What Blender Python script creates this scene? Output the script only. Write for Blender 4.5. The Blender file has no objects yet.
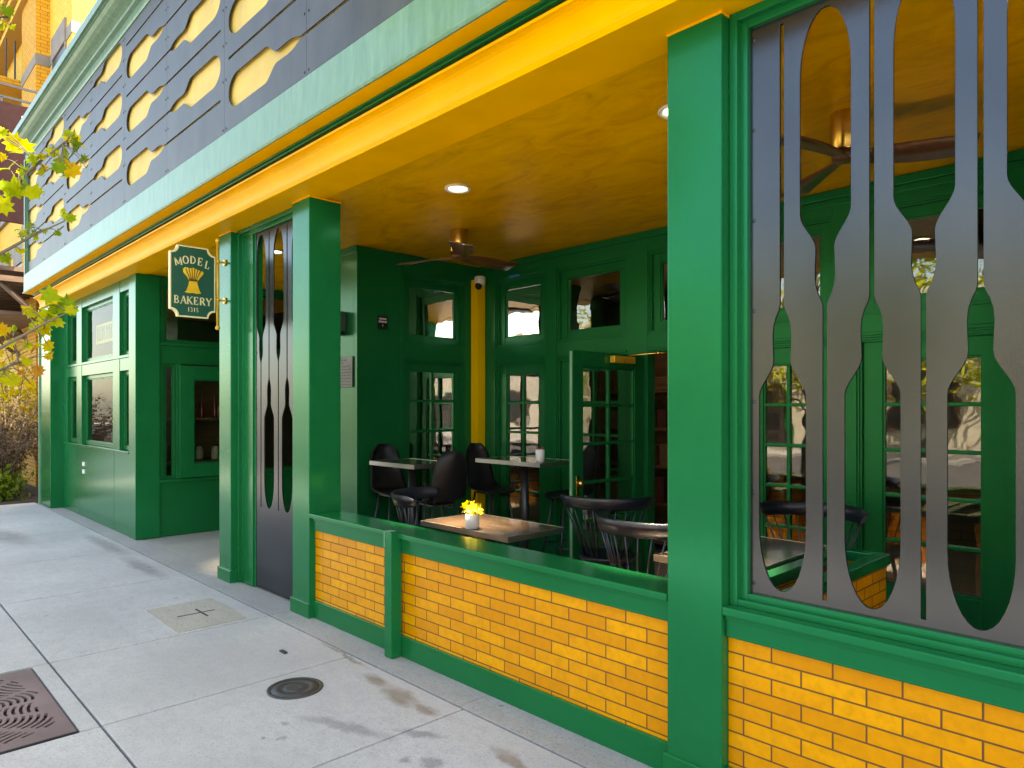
import bpy, bmesh, math, random
from mathutils import Vector, Matrix, noise
random.seed(7)
R = math.radians
C = bpy.context.scene.collection
S = bpy.context.scene
PI = math.pi

# ---------------------------------------------------------------- helpers
class MB:
    """collects shapes and links them as ONE mesh object"""
    def __init__(s): s.bm = bmesh.new()
    def box(s, x0, x1, y0, y1, z0, z1, bev=0.0, mi=0):
        if x0 > x1: x0, x1 = x1, x0
        if y0 > y1: y0, y1 = y1, y0
        if z0 > z1: z0, z1 = z1, z0
        b = bmesh.new()
        r = bmesh.ops.create_cube(b, size=1)
        for v in b.verts:
            v.co = Vector((x0 + (v.co.x+.5)*(x1-x0), y0 + (v.co.y+.5)*(y1-y0), z0 + (v.co.z+.5)*(z1-z0)))
        if bev > 0:
            bmesh.ops.bevel(b, geom=list(b.edges), offset=min(bev, .45*min(x1-x0, y1-y0, z1-z0)), segments=2, affect='EDGES', profile=.6)
        s.merge(b, mi); return s
    def merge(s, b, mi=0, M=None):
        if M is not None: bmesh.ops.transform(b, matrix=M, verts=b.verts)
        mp = {v: s.bm.verts.new(v.co) for v in b.verts}
        for f in b.faces:
            try:
                nf = s.bm.faces.new([mp[v] for v in f.verts]); nf.material_index = mi; nf.smooth = f.smooth
            except ValueError: pass
        b.free()
    def tube(s, pts, r, n=8, r1=None, mi=0, cap=True):
        pts = [Vector(p) for p in pts]
        if r1 is None: r1 = r
        rings = []
        N = len(pts)
        up = None
        for i, p in enumerate(pts):
            t = (pts[min(i+1, N-1)] - pts[max(i-1, 0)]).normalized()
            if up is None:
                up = Vector((0,0,1)) if abs(t.z) < .9 else Vector((1,0,0))
            a = t.cross(up).normalized(); b = a.cross(t).normalized(); up = b
            rr = r + (r1-r)*i/max(1, N-1)
            rings.append([s.bm.verts.new(p + (a*math.cos(2*PI*k/n) + b*math.sin(2*PI*k/n))*rr) for k in range(n)])
        for i in range(N-1):
            for k in range(n):
                f = s.bm.faces.new([rings[i][k], rings[i][(k+1)%n], rings[i+1][(k+1)%n], rings[i+1][k]]); f.smooth = True; f.material_index = mi
        if cap:
            for rg in (rings[0], rings[-1]):
                f = s.bm.faces.new(rg); f.material_index = mi
        return s
    def lathe(s, prof, c=(0,0,0), n=24, mi=0, smooth=True):
        c = Vector(c); rings = []
        for (r, z) in prof:
            rings.append([s.bm.verts.new(c + Vector((r*math.cos(2*PI*k/n), r*math.sin(2*PI*k/n), z))) for k in range(n)])
        for i in range(len(prof)-1):
            for k in range(n):
                f = s.bm.faces.new([rings[i][k], rings[i][(k+1)%n], rings[i+1][(k+1)%n], rings[i+1][k]]); f.smooth = smooth; f.material_index = mi
        for i in (0, -1):
            f = s.bm.faces.new(rings[i]); f.material_index = mi
        return s
    def poly(s, pts, mi=0):
        f = s.bm.faces.new([s.bm.verts.new(p) for p in pts]); f.material_index = mi; return f
    def prism(s, pts, vec, mi=0):
        """closed polygon extruded along vec"""
        vec = Vector(vec)
        a = [s.bm.verts.new(Vector(p)) for p in pts]; b = [s.bm.verts.new(Vector(p)+vec) for p in pts]
        n = len(pts)
        for i in range(n):
            s.bm.faces.new([a[i], a[(i+1)%n], b[(i+1)%n], b[i]]).material_index = mi
        s.bm.faces.new(list(reversed(a))).material_index = mi; s.bm.faces.new(b).material_index = mi
        return s
    def sphere(s, c, r, sc=(1,1,1), u=12, v=8, mi=0):
        b = bmesh.new(); bmesh.ops.create_uvsphere(b, u_segments=u, v_segments=v, radius=r)
        for f in b.faces: f.smooth = True
        s.merge(b, mi, Matrix.Translation(c) @ Matrix.Diagonal((*sc, 1))); return s
    def build(s, name, mats, parent=None):
        bmesh.ops.recalc_face_normals(s.bm, faces=s.bm.faces)
        me = bpy.data.meshes.new(name); s.bm.to_mesh(me); s.bm.free()
        for m in (mats if isinstance(mats, (list, tuple)) else [mats]): me.materials.append(m)
        return link(name, me, parent)

def link(name, me, parent=None):
    o = bpy.data.objects.new(name, me); C.objects.link(o)
    if parent is not None:
        o.parent = parent
        o.matrix_parent_inverse = Matrix.Translation(parent.location).inverted() if parent.type == 'EMPTY' else Matrix()
    return o
def tag(o, label=None, cat=None, group=None, kind=None):
    if label: o['label'] = label
    if cat: o['category'] = cat
    if group: o['group'] = group
    if kind: o['kind'] = kind
    return o
def thing(name, label, cat, loc=(0,0,0), group=None, rz=0):
    o = bpy.data.objects.new(name, None); C.objects.link(o); o.location = loc; o.rotation_euler = (0,0,rz)
    o.empty_display_size = .2
    return tag(o, label, cat, group)
def lpart(name, mb, m, parent):
    """part built in the thing's own local coordinates"""
    o = mb.build(name, m); o.parent = parent; return o
def struct(name, mb, m):
    return tag(mb.build(name, m), kind='structure')
def dup(root, loc, rz, label, group=None):
    r = root.copy(); C.objects.link(r); r.location = loc; r.rotation_euler = (0,0,rz); r['label'] = label
    if group: r['group'] = group
    for ch in list(root.children):
        c = ch.copy(); C.objects.link(c); c.parent = r
        for g in list(ch.children):
            d = g.copy(); C.objects.link(d); d.parent = c
    return r

def plate(outer, holes, thick, bev=0.0):
    """flat plate with real cut-outs: 2D curve -> mesh in the local XY plane, centred on z=0"""
    cu = bpy.data.curves.new('tmp', 'CURVE'); cu.dimensions = '2D'; cu.fill_mode = 'BOTH'; cu.extrude = thick/2
    cu.bevel_depth = bev
    for pts in [outer] + holes:
        sp = cu.splines.new('POLY'); sp.points.add(len(pts)-1)
        for p, q in zip(sp.points, pts): p.co = (q[0], q[1], 0, 1)
        sp.use_cyclic_u = True
    o = bpy.data.objects.new('tmp', cu); C.objects.link(o)
    dg = bpy.context.evaluated_depsgraph_get()
    me = bpy.data.meshes.new_from_object(o.evaluated_get(dg))
    bpy.data.objects.remove(o); bpy.data.curves.remove(cu)
    b = bmesh.new(); b.from_mesh(me); bpy.data.meshes.remove(me)
    return b

# ---------------------------------------------------------------- materials
def mat(name):
    m = bpy.data.materials.new(name); m.use_nodes = True
    nt = m.node_tree; b = nt.nodes['Principled BSDF']
    return m, nt, b
def nd(nt, t, **kw):
    n = nt.nodes.new(t)
    for k, v in kw.items():
        if k.startswith('i_'): n.inputs[k[2:].replace('_', ' ')].default_value = v
        else: setattr(n, k, v)
    return n
def ramp(nt, fac, stops):
    r = nt.nodes.new('ShaderNodeValToRGB'); e = r.color_ramp.elements
    while len(e) < len(stops): e.new(.5)
    for el, (p, c) in zip(e, stops): el.position = p; el.color = (*c, 1)
    nt.links.new(fac, r.inputs[0]); return r.outputs[0]
def math_n(nt, op, a, b=None, clamp=False):
    n = nt.nodes.new('ShaderNodeMath'); n.operation = op; n.use_clamp = clamp
    for i, v in enumerate((a, b)):
        if v is None: continue
        if isinstance(v, (int, float)): n.inputs[i].default_value = v
        else: nt.links.new(v, n.inputs[i])
    return n.outputs[0]
def mixc(nt, fac, a, b, mode='MIX'):
    n = nt.nodes.new('ShaderNodeMix'); n.data_type = 'RGBA'; n.blend_type = mode
    for i, v in ((0, fac), (6, a), (7, b)):
        if isinstance(v, (int, float)): n.inputs[i].default_value = v
        elif isinstance(v, tuple): n.inputs[i].default_value = (*v, 1)
        else: nt.links.new(v, n.inputs[i])
    return n.outputs[2]
def pos(nt): return nt.nodes.new('ShaderNodeNewGeometry').outputs['Position']
def noise_n(nt, vec, scale, detail=4, rough=.55, dist=0):
    n = nd(nt, 'ShaderNodeTexNoise'); n.inputs['Scale'].default_value = scale; n.inputs['Detail'].default_value = detail
    n.inputs['Roughness'].default_value = rough; n.inputs['Distortion'].default_value = dist
    if vec is not None: nt.links.new(vec, n.inputs['Vector'])
    return n.outputs['Fac']
def scaled(nt, vec, s, off=(0,0,0)):
    n = nd(nt, 'ShaderNodeMapping'); n.inputs['Scale'].default_value = s; n.inputs['Location'].default_value = off
    nt.links.new(vec, n.inputs['Vector']); return n.outputs[0]
def bump(nt, b, h, strength=.2, dist=.01):
    n = nd(nt, 'ShaderNodeBump'); n.inputs['Strength'].default_value = strength; n.inputs['Distance'].default_value = dist
    nt.links.new(h, n.inputs['Height']); nt.links.new(n.outputs[0], b.inputs['Normal'])

def paint(name, col, rough=.3, var=.12, coat=0.0, metallic=0.0, spec=.5, bmp=.06, bs=60, grime=0.0, stretch=(1,1,1), tint=None):
    m, nt, b = mat(name); p = pos(nt)
    if tint: b.inputs['Specular Tint'].default_value = (*tint, 1)
    f = noise_n(nt, scaled(nt, p, stretch), 2.3, 5)
    lo = tuple(c*(1-var) for c in col); hi = tuple(min(1, c*(1+var)) for c in col)
    c = ramp(nt, f, [(.3, lo), (.7, hi)])
    if grime:
        g = noise_n(nt, scaled(nt, p, (3,3,.6)), 3.0, 7, .7)
        gm = math_n(nt, 'MULTIPLY', math_n(nt, 'SUBTRACT', g, .52, True), grime*4, True)
        c = mixc(nt, gm, c, tuple(x*.45+.02 for x in col))
    nt.links.new(c, b.inputs['Base Color'])
    b.inputs['Metallic'].default_value = metallic; b.inputs['Specular IOR Level'].default_value = spec
    rr = nd(nt, 'ShaderNodeMapRange'); k = .02 if tint else .22; rr.inputs['To Min'].default_value = rough*(1-k); rr.inputs['To Max'].default_value = rough*(1+k)
    nt.links.new(noise_n(nt, p, 9, 5), rr.inputs[0]); nt.links.new(rr.outputs[0], b.inputs['Roughness'])
    b.inputs['Coat Weight'].default_value = coat; b.inputs['Coat Roughness'].default_value = .12
    if bmp: bump(nt, b, noise_n(nt, p, bs, 3), bmp, .004)
    return m

GREEN = (.0, .128, .036)
M_green = paint('green_enamel', GREEN, .20, .07, spec=.55, bmp=.012, bs=9, tint=(.10,1,.72))
M_green2 = paint('green_joinery', (.0, .115, .032), .26, .03, spec=.6, bmp=0, tint=(.2,1,.5))
M_fascia = paint('golden_yellow_paint', (.92, .45, .003), .45, .08, bmp=.04, tint=(1,.75,.2))
M_post = paint('bright_yellow_paint', (.92,.56,.008), .4, .05, bmp=.02)
M_cream = paint('cream_yellow_panel', (.74,.51,.13), .6, .10, grime=.25, bmp=.12, bs=25)
M_black = paint('black_plastic', (.007,.007,.009), .5, .2, spec=.35, bmp=.02)
M_blackmetal = paint('black_metal', (.02,.02,.022), .35, .2, spec=.6, bmp=.02)
M_navywood = paint('black_lacquered_wood', (.009,.012,.022), .34, .2, coat=.1, bmp=.02)
M_brass = paint('brass', (.72,.46,.13), .22, .06, metallic=1, bmp=.02)
M_goldpaint = paint('gold_paint', (.75,.45,.04), .3, .12, metallic=.35, bmp=.04)
M_white = paint('white_plastic', (.75,.75,.73), .4, .05)
M_walnut = paint('walnut_blade', (.10,.035,.014), .35, .35, coat=.2, stretch=(9,2,2))
M_steel = paint('brushed_steel_edge', (.55,.55,.54), .35, .1, metallic=1)
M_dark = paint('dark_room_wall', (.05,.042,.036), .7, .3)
M_shelfwood = paint('shelf_wood', (.16,.07,.03), .5, .3, stretch=(1,1,8))
M_bronze = paint('bronze_plaque_metal', (.12,.12,.115), .4, .15, metallic=.7)
M_pot = paint('galvanised_pot', (.55,.56,.56), .5, .18, metallic=.2)
M_iron = paint('cast_iron', (.055,.052,.05), .5, .35, metallic=.4, bmp=.3, bs=90)
M_rust = paint('rusty_iron_grate', (.20,.135,.125), .65, .25, metallic=.15, bmp=.3, bs=120)
M_soil = paint('soil', (.035,.026,.018), .95, .5, bmp=.8, bs=40)
M_maroon = paint('maroon_sheet', (.018,.003,.004), .8, .15, spec=.2)
M_redbrown = paint('weathered_timber', (.13,.08,.055), .7, .3, stretch=(1,1,6))
M_stone = paint('dark_stone_trim', (.22,.19,.17), .7, .15)
M_signgreen = paint('sign_green', (.006,.088,.055), .35, .08)
M_signcream = paint('sign_cream', (.82,.72,.40), .5, .05)
M_signyellow = paint('wheat_yellow', (.86,.56,.03), .5, .18)
M_signbrown = paint('wheat_outline', (.10,.045,.012), .6, .1)
M_asphalt = paint('asphalt', (.06,.06,.062), .9, .25, bmp=.4, bs=150)
M_ground = paint('far_ground', (.14,.13,.11), .95, .25)
M_petal = paint('yellow_petals', (.85,.68,.03), .6, .1)
M_bluetape = paint('blue_tape', (.02,.22,.6), .6, .05)
M_bark = paint('grey_bark', (.17,.14,.10), .85, .35, bmp=.6, bs=30)
M_twig = paint('dry_twigs', (.20,.135,.09), .9, .35)
M_rooffelt = paint('roof_felt', (.12,.12,.12), .9, .2)
M_oppwall = paint('pale_stucco', (.60,.55,.45), .85, .12)
M_boxes = [paint('carton_%s' % n, c, .6, .15) for n, c in (('kraft', (.20,.10,.045)), ('white', (.5,.48,.44)), ('red', (.09,.02,.015)))]

# patina green band: blotchy pale green with vertical streaks
def patina(name, a, b_, dark, rough=.42):
    m, nt, b = mat(name); p = pos(nt)
    f1 = noise_n(nt, scaled(nt, p, (7,7,1.2)), 2.6, 8, .68)
    f2 = noise_n(nt, p, 1.1, 4)
    c = ramp(nt, f1, [(.22, dark), (.46, a), (.74, b_)])
    c = mixc(nt, math_n(nt, 'MULTIPLY', f2, .9), c, a)
    nt.links.new(c, b.inputs['Base Color']); b.inputs['Roughness'].default_value = rough; b.inputs['Coat Weight'].default_value = .25
    bump(nt, b, f1, .15, .006); return m
M_patina = patina('pale_green_patina', (.115,.27,.17), (.21,.38,.265), (.06,.18,.11))
M_patina2 = patina('weathered_green_cornice', (.06,.17,.10), (.17,.31,.215), (.02,.07,.035))

# ceiling plaster: golden with trowel swirls
def plaster():
    m, nt, b = mat('golden_venetian_plaster'); p = pos(nt)
    f = noise_n(nt, scaled(nt, p, (1.2,2.6,1)), 2.0, 9, .68, 1.2)
    c = ramp(nt, f, [(.28, (.50,.225,.004)), (.5, (.72,.36,.006)), (.74, (.86,.47,.015))])
    nt.links.new(c, b.inputs['Base Color']); b.inputs['Roughness'].default_value = .42; b.inputs['Specular Tint'].default_value = (1,.72,.2,1)
    bump(nt, b, f, .12, .01); return m
M_plaster = plaster()

def zinc():
    m, nt, b = mat('blue_grey_zinc_sheet'); p = pos(nt)
    f = noise_n(nt, scaled(nt, p, (1.5,1.5,.7)), 2.2, 7, .62)
    isl = nt.nodes.new('ShaderNodeObjectInfo').outputs['Random']
    c = ramp(nt, f, [(.3, (.034,.034,.034)), (.7, (.074,.074,.074))])
    c = mixc(nt, math_n(nt, 'MULTIPLY', isl, .6), c, (.055,.058,.064))
    nt.links.new(c, b.inputs['Base Color']); b.inputs['Metallic'].default_value = .15; b.inputs['Roughness'].default_value = .42
    bump(nt, b, noise_n(nt, p, 14, 4), .05, .01); return m
M_zinc = zinc()
def screen_steel():
    m, nt, b = mat('dark_waxed_steel'); p = pos(nt)
    f = noise_n(nt, scaled(nt, p, (2,2,1.1)), 1.3, 2, .4)
    f2 = noise_n(nt, p, 34, 5, .7)
    c = ramp(nt, f, [(.2, (.050,.056,.066)), (.8, (.080,.088,.101))])
    nt.links.new(c, b.inputs['Base Color']); b.inputs['Metallic'].default_value = .9
    rr = nd(nt, 'ShaderNodeMapRange'); rr.inputs['To Min'].default_value = .20; rr.inputs['To Max'].default_value = .27
    nt.links.new(f, rr.inputs[0]); nt.links.new(rr.outputs[0], b.inputs['Roughness'])
    bump(nt, b, noise_n(nt, p, 2.2, 2), .05, .02); return m
M_screen = screen_steel()

def brick(name, c1, c2, mortar, bw, rh, ms, zoff=0, rough=.3, coat=.15, xoff=0, mott=.35):
    m, nt, b = mat(name); p = pos(nt); b.inputs['Specular Tint'].default_value = (1,.75,.3,1)
    sx = nd(nt, 'ShaderNodeSeparateXYZ'); nt.links.new(p, sx.inputs[0])
    u = math_n(nt, 'ADD', math_n(nt, 'ADD', sx.outputs[0], sx.outputs[1]), xoff); v = math_n(nt, 'SUBTRACT', sx.outputs[2], zoff)
    cb = nd(nt, 'ShaderNodeCombineXYZ'); nt.links.new(u, cb.inputs[0]); nt.links.new(v, cb.inputs[1])
    t = nd(nt, 'ShaderNodeTexBrick'); nt.links.new(cb.outputs[0], t.inputs['Vector'])
    t.inputs['Color1'].default_value = (*c1, 1); t.inputs['Color2'].default_value = (*c2, 1); t.inputs['Mortar'].default_value = (*mortar, 1)
    t.inputs['Scale'].default_value = 1; t.inputs['Brick Width'].default_value = bw; t.inputs['Row Height'].default_value = rh
    t.inputs['Mortar Size'].default_value = ms; t.inputs['Mortar Smooth'].default_value = .12; t.inputs['Bias'].default_value = 0
    f = noise_n(nt, p, 22, 6, .65); f0 = noise_n(nt, p, 3.1, 4)
    mot = mixc(nt, math_n(nt, 'MULTIPLY', math_n(nt, 'SUBTRACT', f, .42, True), mott*5, True), t.outputs['Color'], tuple(x*.72 for x in c2), 'MIX')
    mot = mixc(nt, math_n(nt, 'MULTIPLY', f0, .35), mot, c1)
    col = mixc(nt, t.outputs['Fac'], mot, mortar)
    nt.links.new(col, b.inputs['Base Color'])
    rg = math_n(nt, 'ADD', math_n(nt, 'MULTIPLY', t.outputs['Fac'], .5), rough); nt.links.new(rg, b.inputs['Roughness'])
    b.inputs['Coat Weight'].default_value = coat; b.inputs['Coat Roughness'].default_value = .2
    h = math_n(nt, 'SUBTRACT', math_n(nt, 'MULTIPLY', f, .25), t.outputs['Fac'])
    bump(nt, b, h, .5, .006); return m
M_brick = brick('glazed_yellow_brick', (.84,.36,.006), (.64,.225,.003), (.14,.058,.024), .234, .0645, .0036, zoff=.664, xoff=.04)
M_nbrick = brick('neighbour_yellow_brick', (.88,.56,.08), (.78,.44,.05), (.42,.26,.10), .24, .075, .006, rough=.7, coat=0)
M_nbrick2 = brick('neighbour_orange_brick', (.70,.36,.03), (.58,.26,.02), (.26,.14,.05), .24, .075, .006, rough=.7, coat=0)

def ellipses(nt, p, items, amt=.05, nscale=9):
    """soft irregular spots of dirt with shapes of their own"""
    n = nd(nt, 'ShaderNodeTexNoise'); n.inputs['Scale'].default_value = nscale; n.inputs['Detail'].default_value = 5
    nt.links.new(p, n.inputs['Vector'])
    vm = nd(nt, 'ShaderNodeVectorMath', operation='MULTIPLY_ADD'); nt.links.new(n.outputs['Color'], vm.inputs[0])
    vm.inputs[1].default_value = (amt*2, amt*2, 0); nt.links.new(p, vm.inputs[2])
    out = None
    for (cx, cy, rx, ry, rot) in items:
        mp = nd(nt, 'ShaderNodeMapping', vector_type='TEXTURE'); mp.inputs['Location'].default_value = (cx+amt, cy+amt, 0)
        mp.inputs['Rotation'].default_value = (0,0,rot); mp.inputs['Scale'].default_value = (rx, ry, 1000)
        nt.links.new(vm.outputs[0], mp.inputs[0])
        ln = nd(nt, 'ShaderNodeVectorMath', operation='LENGTH'); nt.links.new(mp.outputs[0], ln.inputs[0])
        mr = nd(nt, 'ShaderNodeMapRange'); mr.inputs['From Min'].default_value = .45; mr.inputs['From Max'].default_value = 1.15
        mr.inputs['To Min'].default_value = 1; mr.inputs['To Max'].default_value = 0; nt.links.new(ln.outputs['Value'], mr.inputs[0])
        out = mr.outputs[0] if out is None else math_n(nt, 'MAXIMUM', out, mr.outputs[0])
    return out
def concrete(name, base, spots=True, rough=.8, warm=0):
    m, nt, b = mat(name); p = pos(nt)
    f1 = noise_n(nt, p, .9, 6, .6); f2 = noise_n(nt, scaled(nt, p, (1,1.8,1)), 7, 10, .75); f3 = noise_n(nt, p, 85, 4, .75)
    c = ramp(nt, f1, [(.3, tuple(x*.78 for x in base)), (.7, tuple(min(1, x*1.12) for x in base))])
    g = math_n(nt, 'MULTIPLY', math_n(nt, 'SUBTRACT', f2, .48, True), 2.6, True)
    c = mixc(nt, g, c, tuple(x*.66 for x in base))
    gg = math_n(nt, 'MULTIPLY', math_n(nt, 'SUBTRACT', f3, .55, True), 8.0, True)
    c = mixc(nt, gg, c, tuple(x*.36 for x in base))
    f4 = noise_n(nt, p, 24, 6, .7)
    c = mixc(nt, math_n(nt, 'MULTIPLY', math_n(nt, 'SUBTRACT', f4, .47, True), 2.6, True), c, tuple(x*.74 for x in base))
    isl = nt.nodes.new('ShaderNodeNewGeometry').outputs['Random Per Island']
    c = mixc(nt, math_n(nt, 'MULTIPLY', isl, .28), c, tuple(x*.78 for x in base))
    vo = nd(nt, 'ShaderNodeTexVoronoi'); vo.inputs['Scale'].default_value = 3.4; vo.inputs['Randomness'].default_value = 1; nt.links.new(p, vo.inputs['Vector'])
    sv = nd(nt, 'ShaderNodeSeparateColor'); nt.links.new(vo.outputs['Color'], sv.inputs[0])
    gum = math_n(nt, 'MULTIPLY', math_n(nt, 'LESS_THAN', vo.outputs['Distance'], math_n(nt, 'MULTIPLY', sv.outputs[1], .075)), math_n(nt, 'GREATER_THAN', sv.outputs[0], .45))
    c = mixc(nt, math_n(nt, 'MULTIPLY', gum, .55), c, tuple(x*.38 for x in base))
    if spots:
        br = ellipses(nt, p, [(-3.50,2.27,.14,.05,-.1),(-3.22,2.24,.20,.07,-.12),(-2.98,2.24,.12,.04,0),(-2.28,2.20,.16,.045,-.2),(-4.02,2.36,.35,.015,-.05)], .05, 11)
        brk = math_n(nt, 'ADD', math_n(nt, 'MULTIPLY', f2, .9), .25, True)
        c = mixc(nt, math_n(nt, 'MULTIPLY', math_n(nt, 'MULTIPLY', br, .9), brk), c, (.19,.135,.075))
        dk = ellipses(nt, p, [(-3.1,1.83,.30,.05,.35),(-2.78,2.05,.14,.04,.5),(-2.52,1.93,.07,.05,0),(-2.62,1.86,.035,.03,0),(-3.35,1.62,.03,.02,0),(-3.2,1.55,.025,.02,0),(-3.28,1.48,.02,.02,0),(-10.6,1.5,.8,.22,.1),(-9.2,2.25,.9,.10,0),(-7.6,2.2,.7,.09,0)], .05, 13)
        c = mixc(nt, math_n(nt, 'MULTIPLY', math_n(nt, 'MULTIPLY', dk, .6), brk), c, (.09,.085,.08))
    nt.links.new(c, b.inputs['Base Color']); b.inputs['Roughness'].default_value = rough
    bump(nt, b, math_n(nt, 'ADD', f3, math_n(nt, 'MULTIPLY', f2, .6)), .35, .004); return m
M_conc = concrete('sidewalk_concrete', (.49,.484,.465))
M_strip = concrete('threshold_concrete', (.37,.365,.345), False)
M_porch = concrete('porch_floor_concrete', (.44,.42,.385), False, .5)
M_patch = concrete('beige_patch_concrete', (.44,.405,.335), False)
M_joint = paint('joint_dirt', (.045,.042,.038), .95, .3)

def tabletop_mat():
    m, nt, b = mat('oiled_walnut_tabletop'); p = pos(nt)
    f = noise_n(nt, scaled(nt, p, (1.5,14,1)), 2.2, 7, .6, .6)
    c = ramp(nt, f, [(.3, (.040,.026,.018)), (.5, (.085,.055,.037)), (.72, (.135,.09,.062))])
    nt.links.new(c, b.inputs['Base Color']); b.inputs['Roughness'].default_value = .2; b.inputs['Coat Weight'].default_value = .6; b.inputs['Coat Roughness'].default_value = .08
    return m
M_top = tabletop_mat()

def glass(name, tint=(.80,.86,.82), k=1.9):
    m = bpy.data.materials.new(name); m.use_nodes = True; nt = m.node_tree; nt.nodes.clear()
    out = nd(nt, 'ShaderNodeOutputMaterial'); mix = nd(nt, 'ShaderNodeMixShader')
    tr = nd(nt, 'ShaderNodeBsdfTransparent'); tr.inputs[0].default_value = (*tint, 1)
    gl = nd(nt, 'ShaderNodeBsdfGlossy'); gl.inputs['Roughness'].default_value = .012
    fr = nd(nt, 'ShaderNodeFresnel'); fr.inputs['IOR'].default_value = 1.55
    p = pos(nt); bp = nd(nt, 'ShaderNodeBump'); bp.inputs['Strength'].default_value = .12; bp.inputs['Distance'].default_value = .02
    nt.links.new(noise_n(nt, p, 2.4, 2), bp.inputs['Height']); nt.links.new(bp.outputs[0], gl.inputs['Normal'])
    f = math_n(nt, 'MULTIPLY', fr.outputs[0], k, True)
    nt.links.new(f, mix.inputs[0]); nt.links.new(tr.outputs[0], mix.inputs[1]); nt.links.new(gl.outputs[0], mix.inputs[2])
    nt.links.new(mix.outputs[0], out.inputs[0]); return m
M_glass = glass('old_window_glass', k=3.8)
M_glassd = glass('plain_window_glass', (.7,.8,.75), .7)

def emit(name, col, s):
    m = bpy.data.materials.new(name); m.use_nodes = True; nt = m.node_tree; nt.nodes.clear()
    e = nd(nt, 'ShaderNodeEmission'); e.inputs[0].default_value = (*col, 1); e.inputs[1].default_value = s
    o = nd(nt, 'ShaderNodeOutputMaterial'); nt.links.new(e.outputs[0], o.inputs[0]); return m
M_lamp = emit('lit_downlight', (1,.9,.72), 2.2)

def leaf(name, stops, trans=.5):
    m = bpy.data.materials.new(name); m.use_nodes = True; nt = m.node_tree; nt.nodes.clear()
    out = nd(nt, 'ShaderNodeOutputMaterial'); mix = nd(nt, 'ShaderNodeMixShader'); mix.inputs[0].default_value = trans
    g = nd(nt, 'ShaderNodeNewGeometry')
    c = ramp(nt, g.outputs['Random Per Island'], stops)
    f = noise_n(nt, g.outputs['Position'], 40, 4)
    c = mixc(nt, math_n(nt, 'MULTIPLY', math_n(nt, 'SUBTRACT', f, .5, True), 2.2, True), c, tuple(x*.5 for x in stops[0][1]))
    pr = nd(nt, 'ShaderNodeBsdfPrincipled'); pr.inputs['Roughness'].default_value = .5; pr.inputs['Specular IOR Level'].default_value = .15; tl = nd(nt, 'ShaderNodeBsdfTranslucent')
    nt.links.new(c, pr.inputs['Base Color']); nt.links.new(mixc(nt, .35, c, (.5,.5,.02)), tl.inputs[0])
    nt.links.new(pr.outputs[0], mix.inputs[1]); nt.links.new(tl.outputs[0], mix.inputs[2]); nt.links.new(mix.outputs[0], out.inputs[0]); return m
M_leafg = leaf('plane_leaf_green', [(0, (.13,.25,.006)), (.5, (.32,.42,.008)), (1, (.58,.56,.010))], .5)
M_leafy = leaf('plane_leaf_yellow', [(0, (.48,.46,.008)), (.5, (.72,.56,.008)), (1, (.76,.42,.010))], .5)
M_leafo = leaf('plane_leaf_orange', [(0, (.55,.20,.03)), (1, (.70,.34,.05))], .4)
M_canopy = leaf('street_tree_leaf', [(0, (.14,.22,.012)), (.5, (.38,.44,.02)), (1, (.66,.60,.03))], .4)
M_dryleaf = leaf('dry_shrub_leaf', [(0, (.05,.035,.025)), (.5, (.12,.085,.065)), (1, (.20,.15,.11))], .1)
M_lowleaf = leaf('low_plant_leaf', [(0, (.05,.12,.01)), (1, (.22,.30,.03))], .4)

# ---------------------------------------------------------------- camera
F = 700.0; HZ = 407.0; YAW = math.atan(675/700)
CAMZ = 1.6
fx, fy = -math.cos(PI/2-0)*0 - math.cos(YAW), math.sin(YAW)     # forward is YAW to the right of -X
FW = Vector((-math.cos(YAW), math.sin(YAW), 0)); RT = Vector((math.sin(YAW), math.cos(YAW), 0))
cam = bpy.data.cameras.new('camera'); co = bpy.data.objects.new('camera', cam); C.objects.link(co)
co.location = (0, 0, CAMZ)
co.rotation_euler = (R(90), 0, math.atan2(FW.y, FW.x) - R(90))
cam.sensor_width = 36; cam.lens = 36*F/1024; cam.shift_y = (HZ-384)/1024; cam.clip_start = .05; cam.clip_end = 2000
S.camera = co
def ray(px, py, d):
    """world point seen at a pixel of the photo at a given depth (used to measure, never to follow the camera)"""
    return FW*d + RT*((px-512)/F*d) + Vector((0,0,CAMZ + (HZ-py)/F*d))
def proj(p):
    q = Vector(p) - Vector((0,0,CAMZ)); d = q.dot(FW)
    if d < .05: return None
    return (512 + F*q.dot(RT)/d, HZ - F*q.z/d, d)

# ---------------------------------------------------------------- ground
g = MB(); g.box(-150, 150, -150, 150, -.40, -.30); struct('ground', g, M_ground)
g = MB(); g.box(-120, 120, -12, -1.75, -.29, -.13); struct('street', g, M_asphalt)
g = MB(); g.box(-120, 30, -1.75, -1.6, -.2, .0, .02); struct('kerb', g, M_strip)
g = MB(); g.box(-60, 30, -1.6, 2.395, -.10, -.022); struct('sidewalk_base', g, M_joint)
XJ = [8.0,5.6,4.4,2.9,1.6,.45,-.65,-1.75,-2.85,-3.96,-5.16,-6.95,-8.64,-10.4,-12.1,-14.0]
g = MB(); hg = .006
GX0, GX1, GY0, GY1 = -5.115, -3.975, -.283, .857
for a, b in zip(XJ[1:], XJ[:-1]):
    g.box(a+hg, b-hg, .955+hg, 2.395-hg*1.4, -.03, 0, .005)
    if abs(a+5.16) < .01:
        g.box(a+hg, b-hg, GY1+.006, .955-hg, -.03, 0, .005)
        g.box(a+hg, b-hg, -1.6, GY0-.006, -.03, 0, .005)
    else:
        g.box(a+hg, b-hg, -1.6, .955-hg, -.03, 0, .005)
xx = -14.0
while xx > -40:
    g.box(xx-1.75+hg, xx-hg, -1.6, 1.55, -.03, 0, .005); xx -= 1.75
struct('sidewalk', g, M_conc)
g = MB()
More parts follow.
